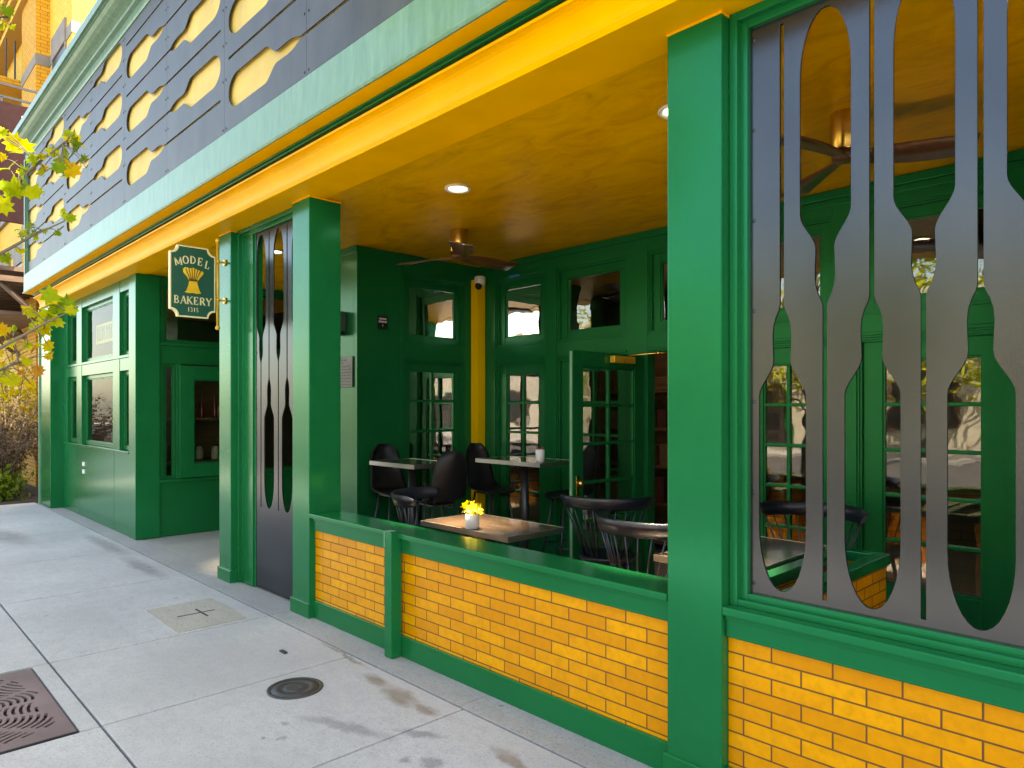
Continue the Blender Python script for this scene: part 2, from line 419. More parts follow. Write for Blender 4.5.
xs = [8.0,4.6,1.4,-.9,-2.9,-5.18,-6.3,-9.3,-11.6,-13.9]
for a, b in zip(xs[1:], xs[:-1]): g.box(a+.002, b-.002, 2.405, 2.66, -.08, -.003, .006)
struct('threshold_paving', g, M_strip)
g = MB(); g.box(-13.6, 8, 2.664, 9.1, -.08, -.008); struct('porch_floor', g, M_porch)
g = MB(); g.box(-30, -14.0, 1.56, 3.3, -.1, -.02); struct('planting_bed', g, M_soil)
g = MB(); g.box(-120, 60, -15.5, -12, -.29, .0); struct('far_pavement', g, M_strip)

# beige utility patch with cross
t = thing('utility_cover', 'square beige concrete cover with a dark cross cut into it, set in the sidewalk', 'utility cover', (-5.57,1.99,0))
def at(o, mb, name, m):
    ob = mb.build(name, m); ob.parent = o; ob.matrix_parent_inverse = Matrix.Translation(o.location).inverted(); return ob
g = MB(); pts = [(-5.955,1.745),(-5.20,1.735),(-5.215,2.235),(-5.60,2.262),(-5.965,2.245)]
g.prism([(x, y, -.01) for x, y in pts], (0,0,.0145)); at(t, g, 'cover_slab', M_patch)
g = MB(); g.box(-5.60,-5.585,1.86,2.14,.003,.0062); at(t, g, 'cross_groove', M_joint)
g = MB(); g.box(-5.71,-5.46,2.03,2.045,.003,.0068); at(t, g, 'cross_groove', M_joint)

# round iron cover
t = thing('manhole_cover', 'small round dark iron utility cover set in the sidewalk', 'manhole cover', (-3.72,1.875,0))
g = MB(); g.lathe([(.155,-.01),(.155,.005),(.148,.007),(.138,.007),(.135,.0035)], (-3.72,1.875,0), 40); at(t, g, 'rim', M_iron)
g = MB(); g.lathe([(.132,-.01),(.132,.0045),(.112,.0045),(.11,.0075),(.09,.0075),(.088,.0045),(.06,.0045),(.058,.0075),(.02,.0075),(.018,.0045)], (-3.72,1.875,0), 40)
g.box(-3.765,-3.675,1.858,1.892,.004,.0095,.002); at(t, g, 'lid', M_iron)
tag((lambda o: o)(MB().box(-4.35,-4.28,2.08,2.105,.001,.012,.003).build('bottle_opener_scrap', M_iron)), 'small dark scrap lying on the sidewalk near the brick half wall', 'litter')

# tree grate
def tree_grate():
    cx, cy = (GX0+GX1)/2, (GY0+GY1)/2; h = (GX1-GX0)/2-.006
    holes = []
    for k in range(18):
        r = .24 + k*.0335
        for q in range(16):
            a0 = q*PI/8 + .035 + (.06 if k % 2 else 0)*.3; a1 = (q+1)*PI/8 - .035
            seg = []
            n = 7
            aa = [a0 + (a1-a0)*i/(n-1) for i in range(n)]
            ok = [a for a in aa if max(abs(math.cos(a)), abs(math.sin(a)))*(r+.02) < h-.045]
            if len(ok) < 3: continue
            rr = lambda a: r + .022*math.sin(8*a)
            seg = [((rr(a)-.008)*math.cos(a), (rr(a)-.008)*math.sin(a)) for a in ok] + [((rr(a)+.008)*math.cos(a), (rr(a)+.008)*math.sin(a)) for a in reversed(ok)]
            holes.append(seg)
    hub = [(.2*math.cos(2*PI*k/32), .2*math.sin(2*PI*k/32)) for k in range(32)]
    b = plate([(-h,-h),(h,-h),(h,h),(-h,h)], holes+[hub], .014)
    mb = MB(); mb.merge(b, 0, Matrix.Translation((0,0,-.005)))
    t = thing('tree_grate', 'rusty square iron tree grate with rows of curved slots, in the sidewalk', 'tree grate', (cx,cy,0))
    lpart('grate_plate', mb, M_rust, t)
    mb = MB(); w = h+.008
    for (a,b_,c,d) in ((-w,w,h+.001,w),(-w,w,-w,-h-.001),(h+.001,w,-h,h),(-w,-h-.001,-h,h)): mb.box(a,b_,c,d,-.03,.001)
    lpart('grate_frame', mb, M_iron, t)
tree_grate()
g = MB(); g.box(GX0,GX1,GY0,GY1,-.05,-.021); struct('tree_pit_soil', g, M_soil)

# ---------------------------------------------------------------- bakery building
D = 2.58; ZS = 3.21
BX0, BX1 = -13.78, 7.6
B = thing('bakery_building', 'green and golden yellow bakery front with cut-out grey panels above an open porch', 'building', (-5.5, 5.35, 0))
def P(name, mb, m, parent=None): return mb.build(name, m, parent or B)
# --- roof, parapet, shell
g = MB(); g.box(BX0+.12, BX1-.05, 2.72, 9.2, ZS+.06, 3.42); P('roof', g, M_rooffelt)
g = MB(); g.box(BX0+.065, BX1-.05, 2.272, 2.45, 3.48, 5.70); P('panel_backing', g, M_cream)
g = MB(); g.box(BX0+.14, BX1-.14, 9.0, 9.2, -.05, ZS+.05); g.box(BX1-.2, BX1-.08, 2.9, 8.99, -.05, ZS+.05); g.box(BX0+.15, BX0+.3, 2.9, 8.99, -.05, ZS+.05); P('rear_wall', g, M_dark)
g = MB(); g.box(BX0+.1, BX1-.1, 2.46, 9.1, 3.425, 5.4); P('upper_storey', g, M_oppwall)
# --- porch ceiling and beams
g = MB(); g.box(BX0+.12, BX1-.1, 2.715, 5.46, ZS+.008, ZS+.058); P('porch_ceiling', g, M_plaster)
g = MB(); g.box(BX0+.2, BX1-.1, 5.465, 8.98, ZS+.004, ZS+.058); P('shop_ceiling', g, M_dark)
g = MB()
prof = [(2.715,ZS),(2.395,ZS),(2.388,ZS+.012),(2.392,ZS+.03)]
for k in range(9):
    a = k/8*PI/2; prof.append((2.402 - .092*(1-math.cos(a)) , ZS+.032+.130*math.sin(a)))
prof += [(2.308,ZS+.175),(2.45,ZS+.185),(2.45,ZS+.235),(2.715,ZS+.235)]
g.prism([(BX0+.1, y, z) for y, z in prof], (BX1-BX0-.2,0,0)); P('fascia', g, M_fascia)
g = MB(); g.box(BX0+.02, BX1-.02, 2.20, 2.55, 3.447, 3.477); P('cornice_soffit', g, M_fascia)
g = MB(); g.box(BX0+.04, BX1-.04, 2.325, 2.36, 3.425, 3.446, .005); g.box(BX0+.04, BX1-.04, 2.30, 2.325, 3.434, 3.446, .003); P('cornice_rail', g, M_green)
g = MB()
prof = [(2.21,3.452),(2.185,3.448),(2.178,3.462),(2.181,3.474),(2.195,3.484),(2.20,3.755),(2.235,3.762),(2.271,3.762),(2.271,3.479),(2.21,3.479)]
g.prism([(BX0, y, z) for y, z in prof], (BX1-BX0,0,0)); P('lower_cornice', g, M_patina)
g = MB()
prof = [(2.271,5.64),(2.235,5.64),(2.225,5.66),(2.225,5.73),(2.19,5.745),(2.185,5.77),(2.16,5.79),(2.12,5.81),(2.085,5.84),(2.06,5.875),(2.045,5.88),(2.045,5.895),(2.02,5.90),(2.01,5.97),(2.02,5.99),(2.271,6.0)]
g.prism([(BX0-.05, y, z) for y, z in prof], (BX1-BX0+.1,0,0)); P('upper_cornice', g, M_patina2)
g = MB(); g.box(BX0, BX0+.06, 2.20, 2.46, 3.764, 5.638); g.box(BX0+.06, BX0+.10, 2.225, 2.27, 3.764, 5.638); P('corner_board', g, M_patina2)

# --- upper panels with utensil cut-outs
def utensil(L1, Lh, hw, nw, sw, Ltot, cap, nk=.266):
    """half-width profile of a spatula-like cut-out along its length, starting at the round end"""
    p = []
    for k in range(9):
        a = k/8*PI/2; p.append((cap*(1-math.cos(a)), hw*math.sin(a)))
    p += [(L1, hw)]
    for k in range(1, 9):
        u = k/8; s = u*u*(3-2*u); p.append((L1+(Lh-L1)*u, hw+(nw-hw)*s))
    q = Lh
    for u, w in ((.3,1.05),(.6,1.10),(.85,1.0),(1.05,.74),(1.22,.38)):
        p.append((q+u*nk, nw*w))
    e = p[-1][0]
    p += [(e+.02, sw), (Ltot, sw)]
    return p
def outline(prof, origin, d, n, clip=None):
    """turn a profile into a closed 2D polygon along direction d, normal n; optional clip of the length"""
    def w_at(s):
        for (a, wa), (b, wb) in zip(prof, prof[1:]):
            if a <= s <= b: return wa + (wb-wa)*((s-a)/max(1e-9, b-a))
        return 0
    pr = prof
    if clip:
        s0, s1 = clip
        pr = [q for q in prof if s0 < q[0] <= s1]
        if s0 > prof[0][0]: pr = [(s0, w_at(s0))] + pr
        if s1 < prof[-1][0]: pr = pr + [(s1, w_at(s1))]
    up = [(origin[0]+d[0]*s+n[0]*w, origin[1]+d[1]*s+n[1]*w) for s, w in pr]
    dn = [(origin[0]+d[0]*s-n[0]*w, origin[1]+d[1]*s-n[1]*w) for s, w in reversed(pr)]
    pts = up + dn
    out = []
    for q in pts:
        if not out or (abs(q[0]-out[-1][0]) + abs(q[1]-out[-1][1])) > 1e-5: out.append(q)
    if abs(out[0][0]-out[-1][0]) + abs(out[0][1]-out[-1][1]) < 1e-5: out.pop()
    return out
PW = 1.365; X_NECK = -7.02       # a neck seam; head seams sit one panel width either side
Z0, Z1 = 3.798, 5.635
prof_h = utensil(.66, .85, .133, .042, .011, 2*PW-.16, .17)
k = 0
seams = [X_NECK + i*PW for i in range(-6, 9)]
for i, xa in enumerate(seams[:-1]):
    xb = xa + PW
    j = round((xa-X_NECK)/PW)
    x0, x1 = max(xa, BX0+.105), min(xb, BX1-.06)
    if x1-x0 < .1: continue
    holes = []
    # panel right of a neck seam (j even) is a B panel, left of it an A panel
    neck = xa if j % 2 == 0 else xb
    for kind, zs in (('L', (4.085,4.655,5.225)), ('R', (4.37,4.94,5.49))):
        for z in zs:
            if kind == 'L': og, d = (neck-PW+.08, z), (1,0)
            else: og, d = (neck+PW-.08, z), (-1,0)
            s_a, s_b = sorted(((x0+.004-og[0])*d[0], (x1-.004-og[0])*d[0]))
            s_a = max(s_a, 0); s_b = min(s_b, prof_h[-1][0])
            if s_b - s_a < .05: continue
            h = outline(prof_h, og, d, (0,1), (s_a, s_b))
            if len(h) > 3: holes.append(h)
    b = plate([(x0+.0015,Z0),(x1-.0015,Z0),(x1-.0015,Z1),(x0+.0015,Z1)], holes, .008)
    mb = MB(); mb.merge(b, 0, Matrix.Translation((0,2.246,0)) @ Matrix.Rotation(R(90), 4, 'X'))
    for xs_ in (x0+.03, x1-.03):
        for z in (3.83, 4.22, 4.51, 4.80, 5.08, 5.36, 5.58):
            mb.sphere((xs_, 2.241, z), .010, (1,.4,1), 8, 5, 1)
    o = P('cutout_panel', mb, [M_zinc, M_blackmetal])

# --- columns
def column(x0, x1, y0=D, y1=D+.27, plinth=True):
    mb = MB(); mb.box(x0, x1, y0, y1, .0, ZS-.002, .006); o = P('column', mb, M_green)
    if plinth:
        mb = MB(); mb.box(x0-.014, x1+.014, y0-.014, y1+.014, -.004, .11, .006); mb.build('plinth', M_green).parent = o
    mb = MB(); mb.box(x0-.004, x1+.004, y0-.004, y1+.004, ZS-.014, ZS-.001, .003); mb.build('cap_line', M_fascia).parent = o
column(-6.63, -6.365); column(-5.165, -4.893); column(-1.71, -1.452); column(1.62, 1.88)

# --- generic windows. plane 'Y': wall facing -Y at y=w ; plane 'X': wall facing +X at x=w ; depth goes inwards
def bx(mb, pl, w, u0, u1, z0, z1, d0, d1, bev=.003):
    if pl == 'Y': mb.box(u0, u1, w+d0, w+d1, z0, z1, bev)
    else: mb.box(w-d1, w-d0, u0, u1, z0, z1, bev)
def sash(pl, w, u0, u1, z0, z1, st, cols=1, rows=1, mun=.028, d0=.03, d1=.075, name='window', gm=None, m=None, bot=None, parent=None, pane_d=None, top=None):
    m = m or M_green2; bot = st if bot is None else bot; top = st if top is None else top
    mb = MB()
    bx(mb, pl, w, u0, u0+st, z0, z1, d0, d1); bx(mb, pl, w, u1-st, u1, z0, z1, d0, d1)
    bx(mb, pl, w, u0+st, u1-st, z0, z0+bot, d0+.001, d1); bx(mb, pl, w, u0+st, u1-st, z1-top, z1, d0+.001, d1)
    # glazing beads
    bd = .014
    for (a, b_, c, d) in ((u0+st, u0+st+bd, z0+bot, z1-top), (u1-st-bd, u1-st, z0+bot, z1-top), (u0+st+bd, u1-st-bd, z0+bot, z0+bot+bd), (u0+st+bd, u1-st-bd, z1-top-bd, z1-top)):
        bx(mb, pl, w, a, b_, c, d, d0+.012, d1-.006, .002)
    gu0, gu1, gz0, gz1 = u0+st, u1-st, z0+bot, z1-top
    for i in range(1, cols):
        c = gu0+(gu1-gu0)*i/cols; bx(mb, pl, w, c-mun/2, c+mun/2, gz0+bd, gz1-bd, d0+.006, d1-.004, .006)
    for j in range(1, rows):
        c = gz0+(gz1-gz0)*j/rows; bx(mb, pl, w, gu0+bd, gu1-bd, c-mun/2, c+mun/2, d0+.008, d1-.005, .006)
    o = P(name, mb, m, parent)
    mb = MB(); pd = (d0+d1)/2 if pane_d is None else pane_d
    if pl == 'Y': mb.poly([(gu0-.004, w+pd, gz0-.004), (gu1+.004, w+pd, gz0-.004), (gu1+.004, w+pd, gz1+.004), (gu0-.004, w+pd, gz1+.004)])
    else: mb.poly([(w-pd, gu0-.004, gz0-.004), (w-pd, gu1+.004, gz0-.004), (w-pd, gu1+.004, gz1+.004), (w-pd, gu0-.004, gz1+.004)])
    gp = mb.build('pane', gm or M_glass); gp.parent = o
    if parent is None or parent is B:
        pass
    return o
def casing(mb, pl, w, u0, u1, z0, z1, wid=.03):
    """stepped moulding round an opening, inside the opening"""
    for s, dd in ((0, .012), (wid*.5, .024)):
        e = wid*.5
        bx(mb, pl, w, u0+s, u0+s+e, z0+s, z1-s, dd, .118, .002); bx(mb, pl, w, u1-s-e, u1-s, z0+s, z1-s, dd, .118, .002)
        bx(mb, pl, w, u0+s+e, u1-s-e, z1-s-e, z1-s, dd+.001, .118, .002); bx(mb, pl, w, u0+s+e, u1-s-e, z0+s, z0+s+e, dd+.001, .118, .002)

# --- back wall of the porch (faces the street at Y = 5.35)
W = 5.35
bays = [(-5.82,-5.05,'win'), (-4.89,-4.00,'win'), (-3.76,-2.93,'open'), (-2.83,-2.10,'door'), (-1.93,-1.00,'door'), (-.83,.10,'door'), (.27,1.2,'door')]
ed = [-6.1] + [v for b_ in bays for v in b_[:2]] + [2.1]
g = MB()
for a, b_ in zip(ed[0::2], ed[1::2]): bx(g, 'Y', W, a, b_, 0, ZS+.004, 0, .12, .004)
for a, b_, kd in bays:
    bx(g, 'Y', W, a, b_, 2.10, 2.27, .004, .12, .004); bx(g, 'Y', W, a, b_, 3.03, ZS+.004, .004, .12, .004)
    casing(g, 'Y', W, a, b_, 2.27, 3.03)
    if kd != 'open': casing(g, 'Y', W, a, b_, .0, 2.10)
    bx(g, 'Y', W, a-.01, b_+.01, 2.115, 2.14, -.012, .02, .004)
g.box(-6.08, 2.1, W-.022, W, ZS-.06, ZS+.003, .006); g.box(-6.08, 2.1, W-.010, W+.001, ZS-.11, ZS-.062, .006)
P('porch_back_wall', g, M_green2)
for a, b_, kd in bays:
    sash('Y', W, a+.03, b_-.03, 2.30, 3.00, .075, name='transom_window', d0=.05, d1=.105)
    if kd == 'win': sash('Y', W, a+.03, b_-.03, .03, 2.07, .10, 2, 5, name='french_window', bot=.32, d0=.05, d1=.105)
    if kd == 'door':
        o = sash('Y', W, a+.03, b_-.03, .01, 2.07, .13, 2, 5, name='french_door', bot=.32, d0=.05, d1=.105)
# open door leaf, hinged on the left jamb of the doorway, standing square to the wall
DX = -3.79
o = sash('X', DX, W-1.0, W-.02, .012, 2.07, .13, 2, 5, name='open_door', bot=.30, d0=0, d1=.045)
g = MB(); g.sphere((DX+.035, W-.94, .97), .028); g.tube([(DX,W-.94,.97),(DX+.028,W-.94,.97)], .012)
g.box(DX,DX+.007,W-.963,W-.917,.86,1.03,.003); g.build('door_knob', M_brass).parent = o
g = MB(); g.box(DX+.005,DX+.06,W-.52,W-.22,1.985,2.045,.006); g.build('door_closer', M_goldpaint).parent = o
g = MB(); g.tube([(DX+.04,W-.30,2.055),(DX+.26,W-.16,2.075),(DX+.41,W+.01,2.085)], .008, 6); g.sphere((DX+.26,W-.16,2.075), .018); g.build('closer_arm', M_brass).parent = o
g = MB(); g.box(DX-.030,DX-.006,W-1.0065,W-1.0005,.02,2.06,.002); g.build('edge_strip', M_patina).parent = o

# --- block left of the porch: pier and window wall facing +X, front facing the street
XW = -6.1; YF = 3.735
g = MB()
g.box(-7.35, XW-.06, YF, YF+.14, -.005, ZS+.004, .005)
bx(g, 'X', XW, YF+.001, 4.245, -.005, ZS+.004, 0, .1, .004)
bx(g, 'X', XW, 4.245, 4.30, -.005, ZS+.004, -.012, .1, .004); bx(g, 'X', XW, 5.14, W, -.005, ZS+.004, 0, .1, .004)
bx(g, 'X', XW, 4.30, 5.14, 2.10, 2.27, .004, .1); bx(g, 'X', XW, 4.30, 5.14, 3.0, ZS+.004, .004, .1)
casing(g, 'X', XW, 4.30, 5.14, 2.27, 3.0); casing(g, 'X', XW, 4.30, 5.14, 0, 2.10)
g.box(-7.35, XW+.015, YF-.015, YF, ZS-.07, ZS+.003, .005)
g.box(-7.35, -7.25, YF+.14, W, -.005, ZS+.003)
P('porch_side_wall', g, M_green2)
sash('X', XW, 4.33, 5.11, 2.30, 2.97, .065, name='transom_window', d0=.05, d1=.105)
sash('X', XW, 4.33, 5.11, .03, 2.07, .075, 2, 5, name='french_window', bot=.32, d0=.05, d1=.105)
g = MB(); g.box(-6.095,-5.985,5.225,5.345,0,3.05,.004); P('yellow_post', g, M_post)
# passage behind: far wall
g = MB(); g.box(-9.1,-7.36,W,W+.12,0,2.1); g.box(-9.1,-7.36,W,W+.12,3.0,ZS); g.box(-9.1,-8.9,W,W+.12,2.1,3.0); g.box(-7.5,-7.36,W,W+.12,2.1,3.0); P('passage_wall', g, M_green2)
sash('Y', W, -8.9, -7.5, 2.1, 3.0, .06, name='transom_window')

# --- left bay: side wall facing +X at x=-9.19 and street front
XL = -9.19
g = MB()
g.box(XL-.27, XL, D, D+.275, 0, ZS-.002, .006)
P('corner_pier', g, M_green)
XS = XL-.03
g = MB()
bx(g, 'X', XS, D+.277, W, -.005, .66, 0, .1); bx(g, 'X', XS, D+.277, W, 2.14, 2.38, 0, .1); bx(g, 'X', XS, D+.277, W, 3.10, ZS+.003, 0, .1)
bx(g, 'X', XS, D+.277, W, .66, .70, -.03, .1, .006); bx(g, 'X', XS, D+.277, W, 2.36, 2.40, -.02, .09, .005)
for y in (D+.277, 3.06, 3.98, W-.1): bx(g, 'X', XS, y, y+.05, .70, 2.14, .002, .1)
bx(g, 'X', XS, D+.277, D+.33, 2.40, 3.10, .002, .1); bx(g, 'X', XS, 4.0, 4.06, 2.40, 3.10, .002, .1)
P('vestibule_wall', g, M_green2)
sash('X', XS, D+.33, 4.0, 2.40, 3.10, .03, name='transom_window')
sash('X', XS, D+.327, 3.06, .70, 2.14, .03, name='side_window', gm=M_glassd)
sash('X', XS, 3.08, 3.98, .71, 2.12, .17, name='casement_window', gm=M_glassd, d0=-.055, d1=-.01, m=M_green)
sash('X', XS, 4.03, W-.1, .70, 2.14, .05, name='side_window', gm=M_glassd)

g = MB()
# street front of the left bay
FY = D+.012
lit = [(-12.72,-12.12), (-11.82,-10.20), (-9.90,-9.47)]
xe = [-13.0] + [v for a in lit for v in a] + [XL-.268]
for a, b_ in zip(xe[0::2], xe[1::2]): g.box(a, b_, FY, FY+.14, 1.05, ZS-.001, .004)
for a, b_ in lit:
    g.box(a, b_, FY+.004, FY+.14, 2.06, 2.24); g.box(a, b_, FY+.004, FY+.14, 3.06, ZS-.001)
g.box(-13.0, XL-.268, FY-.012, FY+.002, 2.215, 2.25, .004)
g.box(-13.0, XL-.268, FY-.02, FY+.10, 1.02, 1.05, .005)
P('bay_frame', g, M_green)
g = MB()
for a, b_ in ((-13.0,-11.93),(-11.925,-10.14),(-10.135,XL-.268)): g.box(a+.003, b_-.003, FY, FY+.12, .0, 1.018, .004)
P('bay_apron', g, M_green)
g = MB(); g.box(BX0+.03, -13.0, 2.42, D+.3, 0, ZS-.001, .006); P('end_pilaster', g, M_green)
g = MB(); g.box(BX0-.02, BX0+.028, 2.40, D+.3, 0, ZS-.001, .004); P('end_trim', g, M_patina)
for a, b_ in lit:
    sash('Y', FY, a+.002, b_-.002, 2.252, 3.058, .05, name='bay_window', gm=M_glassd, d0=.05, d1=.09)
    sash('Y', FY, a+.002, b_-.002, 1.055, 2.058, .05, name='bay_window', gm=M_glassd, d0=.05, d1=.09)
g = MB(); g.box(-11.72,-11.62, FY-.014, FY, .74, .80,.003); g.box(-11.72,-11.62, FY-.014, FY, .63, .69,.003)
P('apron_outlets', g, M_white)
g = MB(); g.box(1.885, BX1-.1, D+.02, D+.16, 0, ZS-.002, .004); P('end_wall', g, M_green)
# --- frames of the two screened bays
def screen_frame(x0, x1, z0, sill, wl=0):
    mb = MB(); y0 = D+.055
    for (w, ya) in ((.035, y0), (.065, y0+.03)):
        mb.box(x0, x0+w, ya, D+.17, z0, ZS-.003, .003); mb.box(x1-w, x1, ya, D+.17, z0, ZS-.003, .003)
        mb.box(x0+w, x1-w, ya+.001, D+.17, ZS-.003-w, ZS-.003, .003)
        if sill: mb.box(x0+w, x1-w, ya+.001, D+.17, z0, z0+w*.75, .003)
    if wl: mb.box(x0+.066, x0+wl, y0+.035, D+.17, z0, ZS-.069, .003); mb.box(x0+wl, x0+wl+.03, y0+.048, D+.17, z0, ZS-.069, .003)
    P('screen_frame', mb, M_green)
screen_frame(-6.362, -5.168, 0.0, False, .26); screen_frame(-1.449, 1.617, .792, True)

# ---------------------------------------------------------------- metal utensil screens
def screen(name, label, x0, x1, z0, z1, y, heads_dn, heads_up, solid_to, ztop):
    Lt = ztop - solid_to
    pf = utensil(.775, .915, .096, .036, .0095, Lt-.0, .25, .165)
    holes = []
    for c in heads_dn:
        if x0-.08 < c < x1+.08:
            hh = [(min(max(px, x0+.015), x1-.015), pz) for px, pz in outline(pf, (c, solid_to), (0,1), (1,0))]; holes.append(hh)
    for c in heads_up:
        if x0+.02 < c < x1-.02:
            hh = [(min(max(px, x0+.015), x1-.015), pz) for px, pz in outline(pf, (c, ztop), (0,-1), (1,0))]; holes.append(hh)
    b = plate([(x0,z0),(x1,z0),(x1,z1),(x0,z1)], holes, .010, .001)
    mb = MB(); mb.merge(b, 0, Matrix.Translation((0,y,0)) @ Matrix.Rotation(R(90), 4, 'X'))
    for q in range(7):
        z = z0+.05+(z1-z0-.1)*q/6
        for xx_ in (x0+.022, x1-.022): mb.sphere((xx_, y-.006, z), .008, (1,.5,1), 10, 6)
    return tag(mb.build(name, M_screen), label, 'metal screen', 'laser cut utensil screens')
screen('metal_screen', 'wide dark steel screen with spatula cut-outs above the right brick wall', -1.39, 1.56, .835, ZS-.065, D+.115,
       [-1.252+.334*k for k in range(9)], [-1.085+.334*k for k in range(9)], .868, 3.118)
screen('metal_screen', 'narrow tall dark steel screen between the two green columns beside the hanging sign', -6.075, -5.23, .01, ZS-.065, D+.115,
       [-5.815, -5.478], [-5.975, -5.638, -5.301], .72, 3.118)

# ---------------------------------------------------------------- brick half walls
def half_wall(label, x0, x1, post=None, sill_in=.25):
    t = thing('half_wall', label, 'half wall', ((x0+x1)/2, D+.05, 0), 'yellow brick half walls')
    cut = [x0, x1] if post is None else [x0, post-.04, post+.04, x1]
    g = MB(); g.box(x0, x1, D+.05, D+.19, 0, .758); at(t, g, 'brick_panel', M_brick)
    g = MB(); g.box(x0, x1, D+.028, D+.05, -.003, .132, .004); at(t, g, 'base_board', M_green)
    g = MB(); g.box(x0, x1, D+.028, D+.05, .664, .756, .004); g.box(x0, x1, D+.022, D+.028, .735, .757, .002); at(t, g, 'top_rail', M_green)
    g = MB(); g.box(x0, x1, D-.004, D+sill_in, .758, .792, .006); at(t, g, 'sill', M_green)
    if post is not None:
        g = MB(); g.box(post-.04, post+.04, D-.05, D+.027, 0, .80, .005); o = at(t, g, 'post', M_green)
        g = MB(); g.box(post-.04, post+.02, D-.052, D+.0, .802, .806, .001); g.box(post-.041, post-.034, D-.054, D-.045, .70, .80, .002); at(t, g, 'worn_edge', M_patina)
half_wall('long yellow brick half wall with green sill and small green post in front of the wooden table', -4.89, -1.713, -3.765)
half_wall('yellow brick half wall under the wide steel screen', -1.449, 1.617, None, .17)
# planter running back from the right column
t = thing('brick_planter', 'yellow brick planter box with green rim running back into the porch behind the screen', 'planter', (-1.57, 3.6, 0))
g = MB(); x0, x1, y0, y1 = -1.70, -1.43, 2.86, 4.42
g.box(x0, x0+.05, y0, y1, 0, .68); g.box(x1-.05, x1, y0, y1, 0, .68); g.box(x0+.05, x1-.05, y1-.05, y1, 0, .68); at(t, g, 'brick_side', M_brick)
g = MB(); g.box(x0-.02, x0+.06, y0, y1+.02, .68, .74, .005); g.box(x1-.06, x1+.02, y0, y1+.02, .68, .74, .005); g.box(x0+.06, x1-.06, y1-.06, y1+.021, .681, .739, .005); at(t, g, 'rim', M_green)
g = MB(); g.box(x0+.051, x1-.051, y0, y1-.052, .4, .64)
at(t, g, 'soil', M_soil)
g = MB()
for k in range(3): g.sphere((-1.56+random.uniform(-.02,.02), 4.02+k*.09, .66), .05, (1,1.2,.6), 8, 6)
tag(g.build('white_stone', M_white), 'white stones lying on the soil in the brick planter', 'stones')

# ---------------------------------------------------------------- ceiling lights and fans
M_can = paint('white_trim', (.7,.68,.62), .4, .05)
for (x, y, lb) in ((-4.0,3.30,'round lit downlight in the golden ceiling left of the ceiling fan over the half wall'), (-2.125,3.29,'round lit downlight half hidden by the right green column'), (-6.94,3.27,'round lit downlight seen through the narrow steel screen'), (-.35,3.29,'round lit downlight in the ceiling behind the wide steel screen')):
    t = thing('ceiling_light', lb, 'ceiling light', (x,y,ZS), 'recessed downlights')
    g = MB(); g.lathe([(.095,.012),(.098,-.002),(.092,-.008),(.074,-.004),(.068,.010)], (0,0,0), 32); lpart('trim_ring', g, M_can, t)
    g = MB(); g.lathe([(.067,.006),(.067,.004),(.001,-.004)], (0,0,0), 24); lpart('lens', g, M_lamp, t)
    l = bpy.data.lights.new('downlight', 'AREA'); l.shape = 'DISK'; l.size = .13; l.energy = 1.2 if x < -6 else 4.5; l.spread = R(27); l.color = (1,.88,.70)
    lo = bpy.data.objects.new('downlight', l); C.objects.link(lo); lo.location = (x,y,ZS-.012)
def make_fan(label, loc, rz):
    t = thing('ceiling_fan', label, 'ceiling fan', loc, 'ceiling fans', rz)
    g = MB(); g.lathe([(.075,.004),(.078,-.003),(.078,-.20),(.070,-.212)], (0,0,0), 32); lpart('motor_housing', g, M_brass, t)
    g = MB(); g.lathe([(.06,-.213),(.075,-.225),(.07,-.255),(.03,-.268)], (0,0,0), 24); lpart('hub', g, M_walnut, t)
    for k in range(3):
        a = k*2*PI/3
        b = bmesh.new(); n = 9; rows = []
        for i in range(n):
            u = i/(n-1); r = .05 + u*.56; w = .045 + .055*math.sin(min(1, u*1.35)*PI/2); tw = -.34*(1-u*.5)
            zc = -.24 - .02*u
            rows.append([b.verts.new((r, s*w + .02*math.sin(u*PI), zc + s*w*math.sin(tw) + h)) for s, h in ((-1,0),(0,.004),(1,0),(1,-.009),(0,-.007),(-1,-.009))])
        for i in range(n-1):
            for q in range(6):
                f = b.faces.new([rows[i][q], rows[i][(q+1)%6], rows[i+1][(q+1)%6], rows[i+1][q]]); f.smooth = q in (0,1,3,4)
        b.faces.new(rows[0]); b.faces.new(rows[-1])
        mb = MB(); mb.merge(b, 0, Matrix.Rotation(a, 4, 'Z')); lpart('blade', mb, M_walnut, t)
    return t
make_fan('ceiling fan with brass body and three dark wood blades over the porch tables', (-4.94,4.09,ZS+.006), R(-38))
make_fan('ceiling fan with brass body and wood blades seen through the wide steel screen', (-1.50,4.00,ZS+.006), R(20))
# security camera
t = thing('security_camera', 'small white dome security camera at the top of the yellow post', 'security camera', (-5.97,5.25,2.98))
g = MB(); g.lathe([(.05,.10),(.062,.09),(.062,.02),(.05,-.005)], (0,0,0), 20); lpart('housing', g, M_white, t)
g = MB(); g.sphere((.012,-.03,-.012), .042); lpart('lens_dome', g, M_black, t)
g = MB(); g.box(-5.58,-5.42,W-.018,W-.012,3.02,3.045); tag(g.build('painters_tape', M_bluetape), 'strip of blue tape on the green beam beside the yellow post', 'tape')

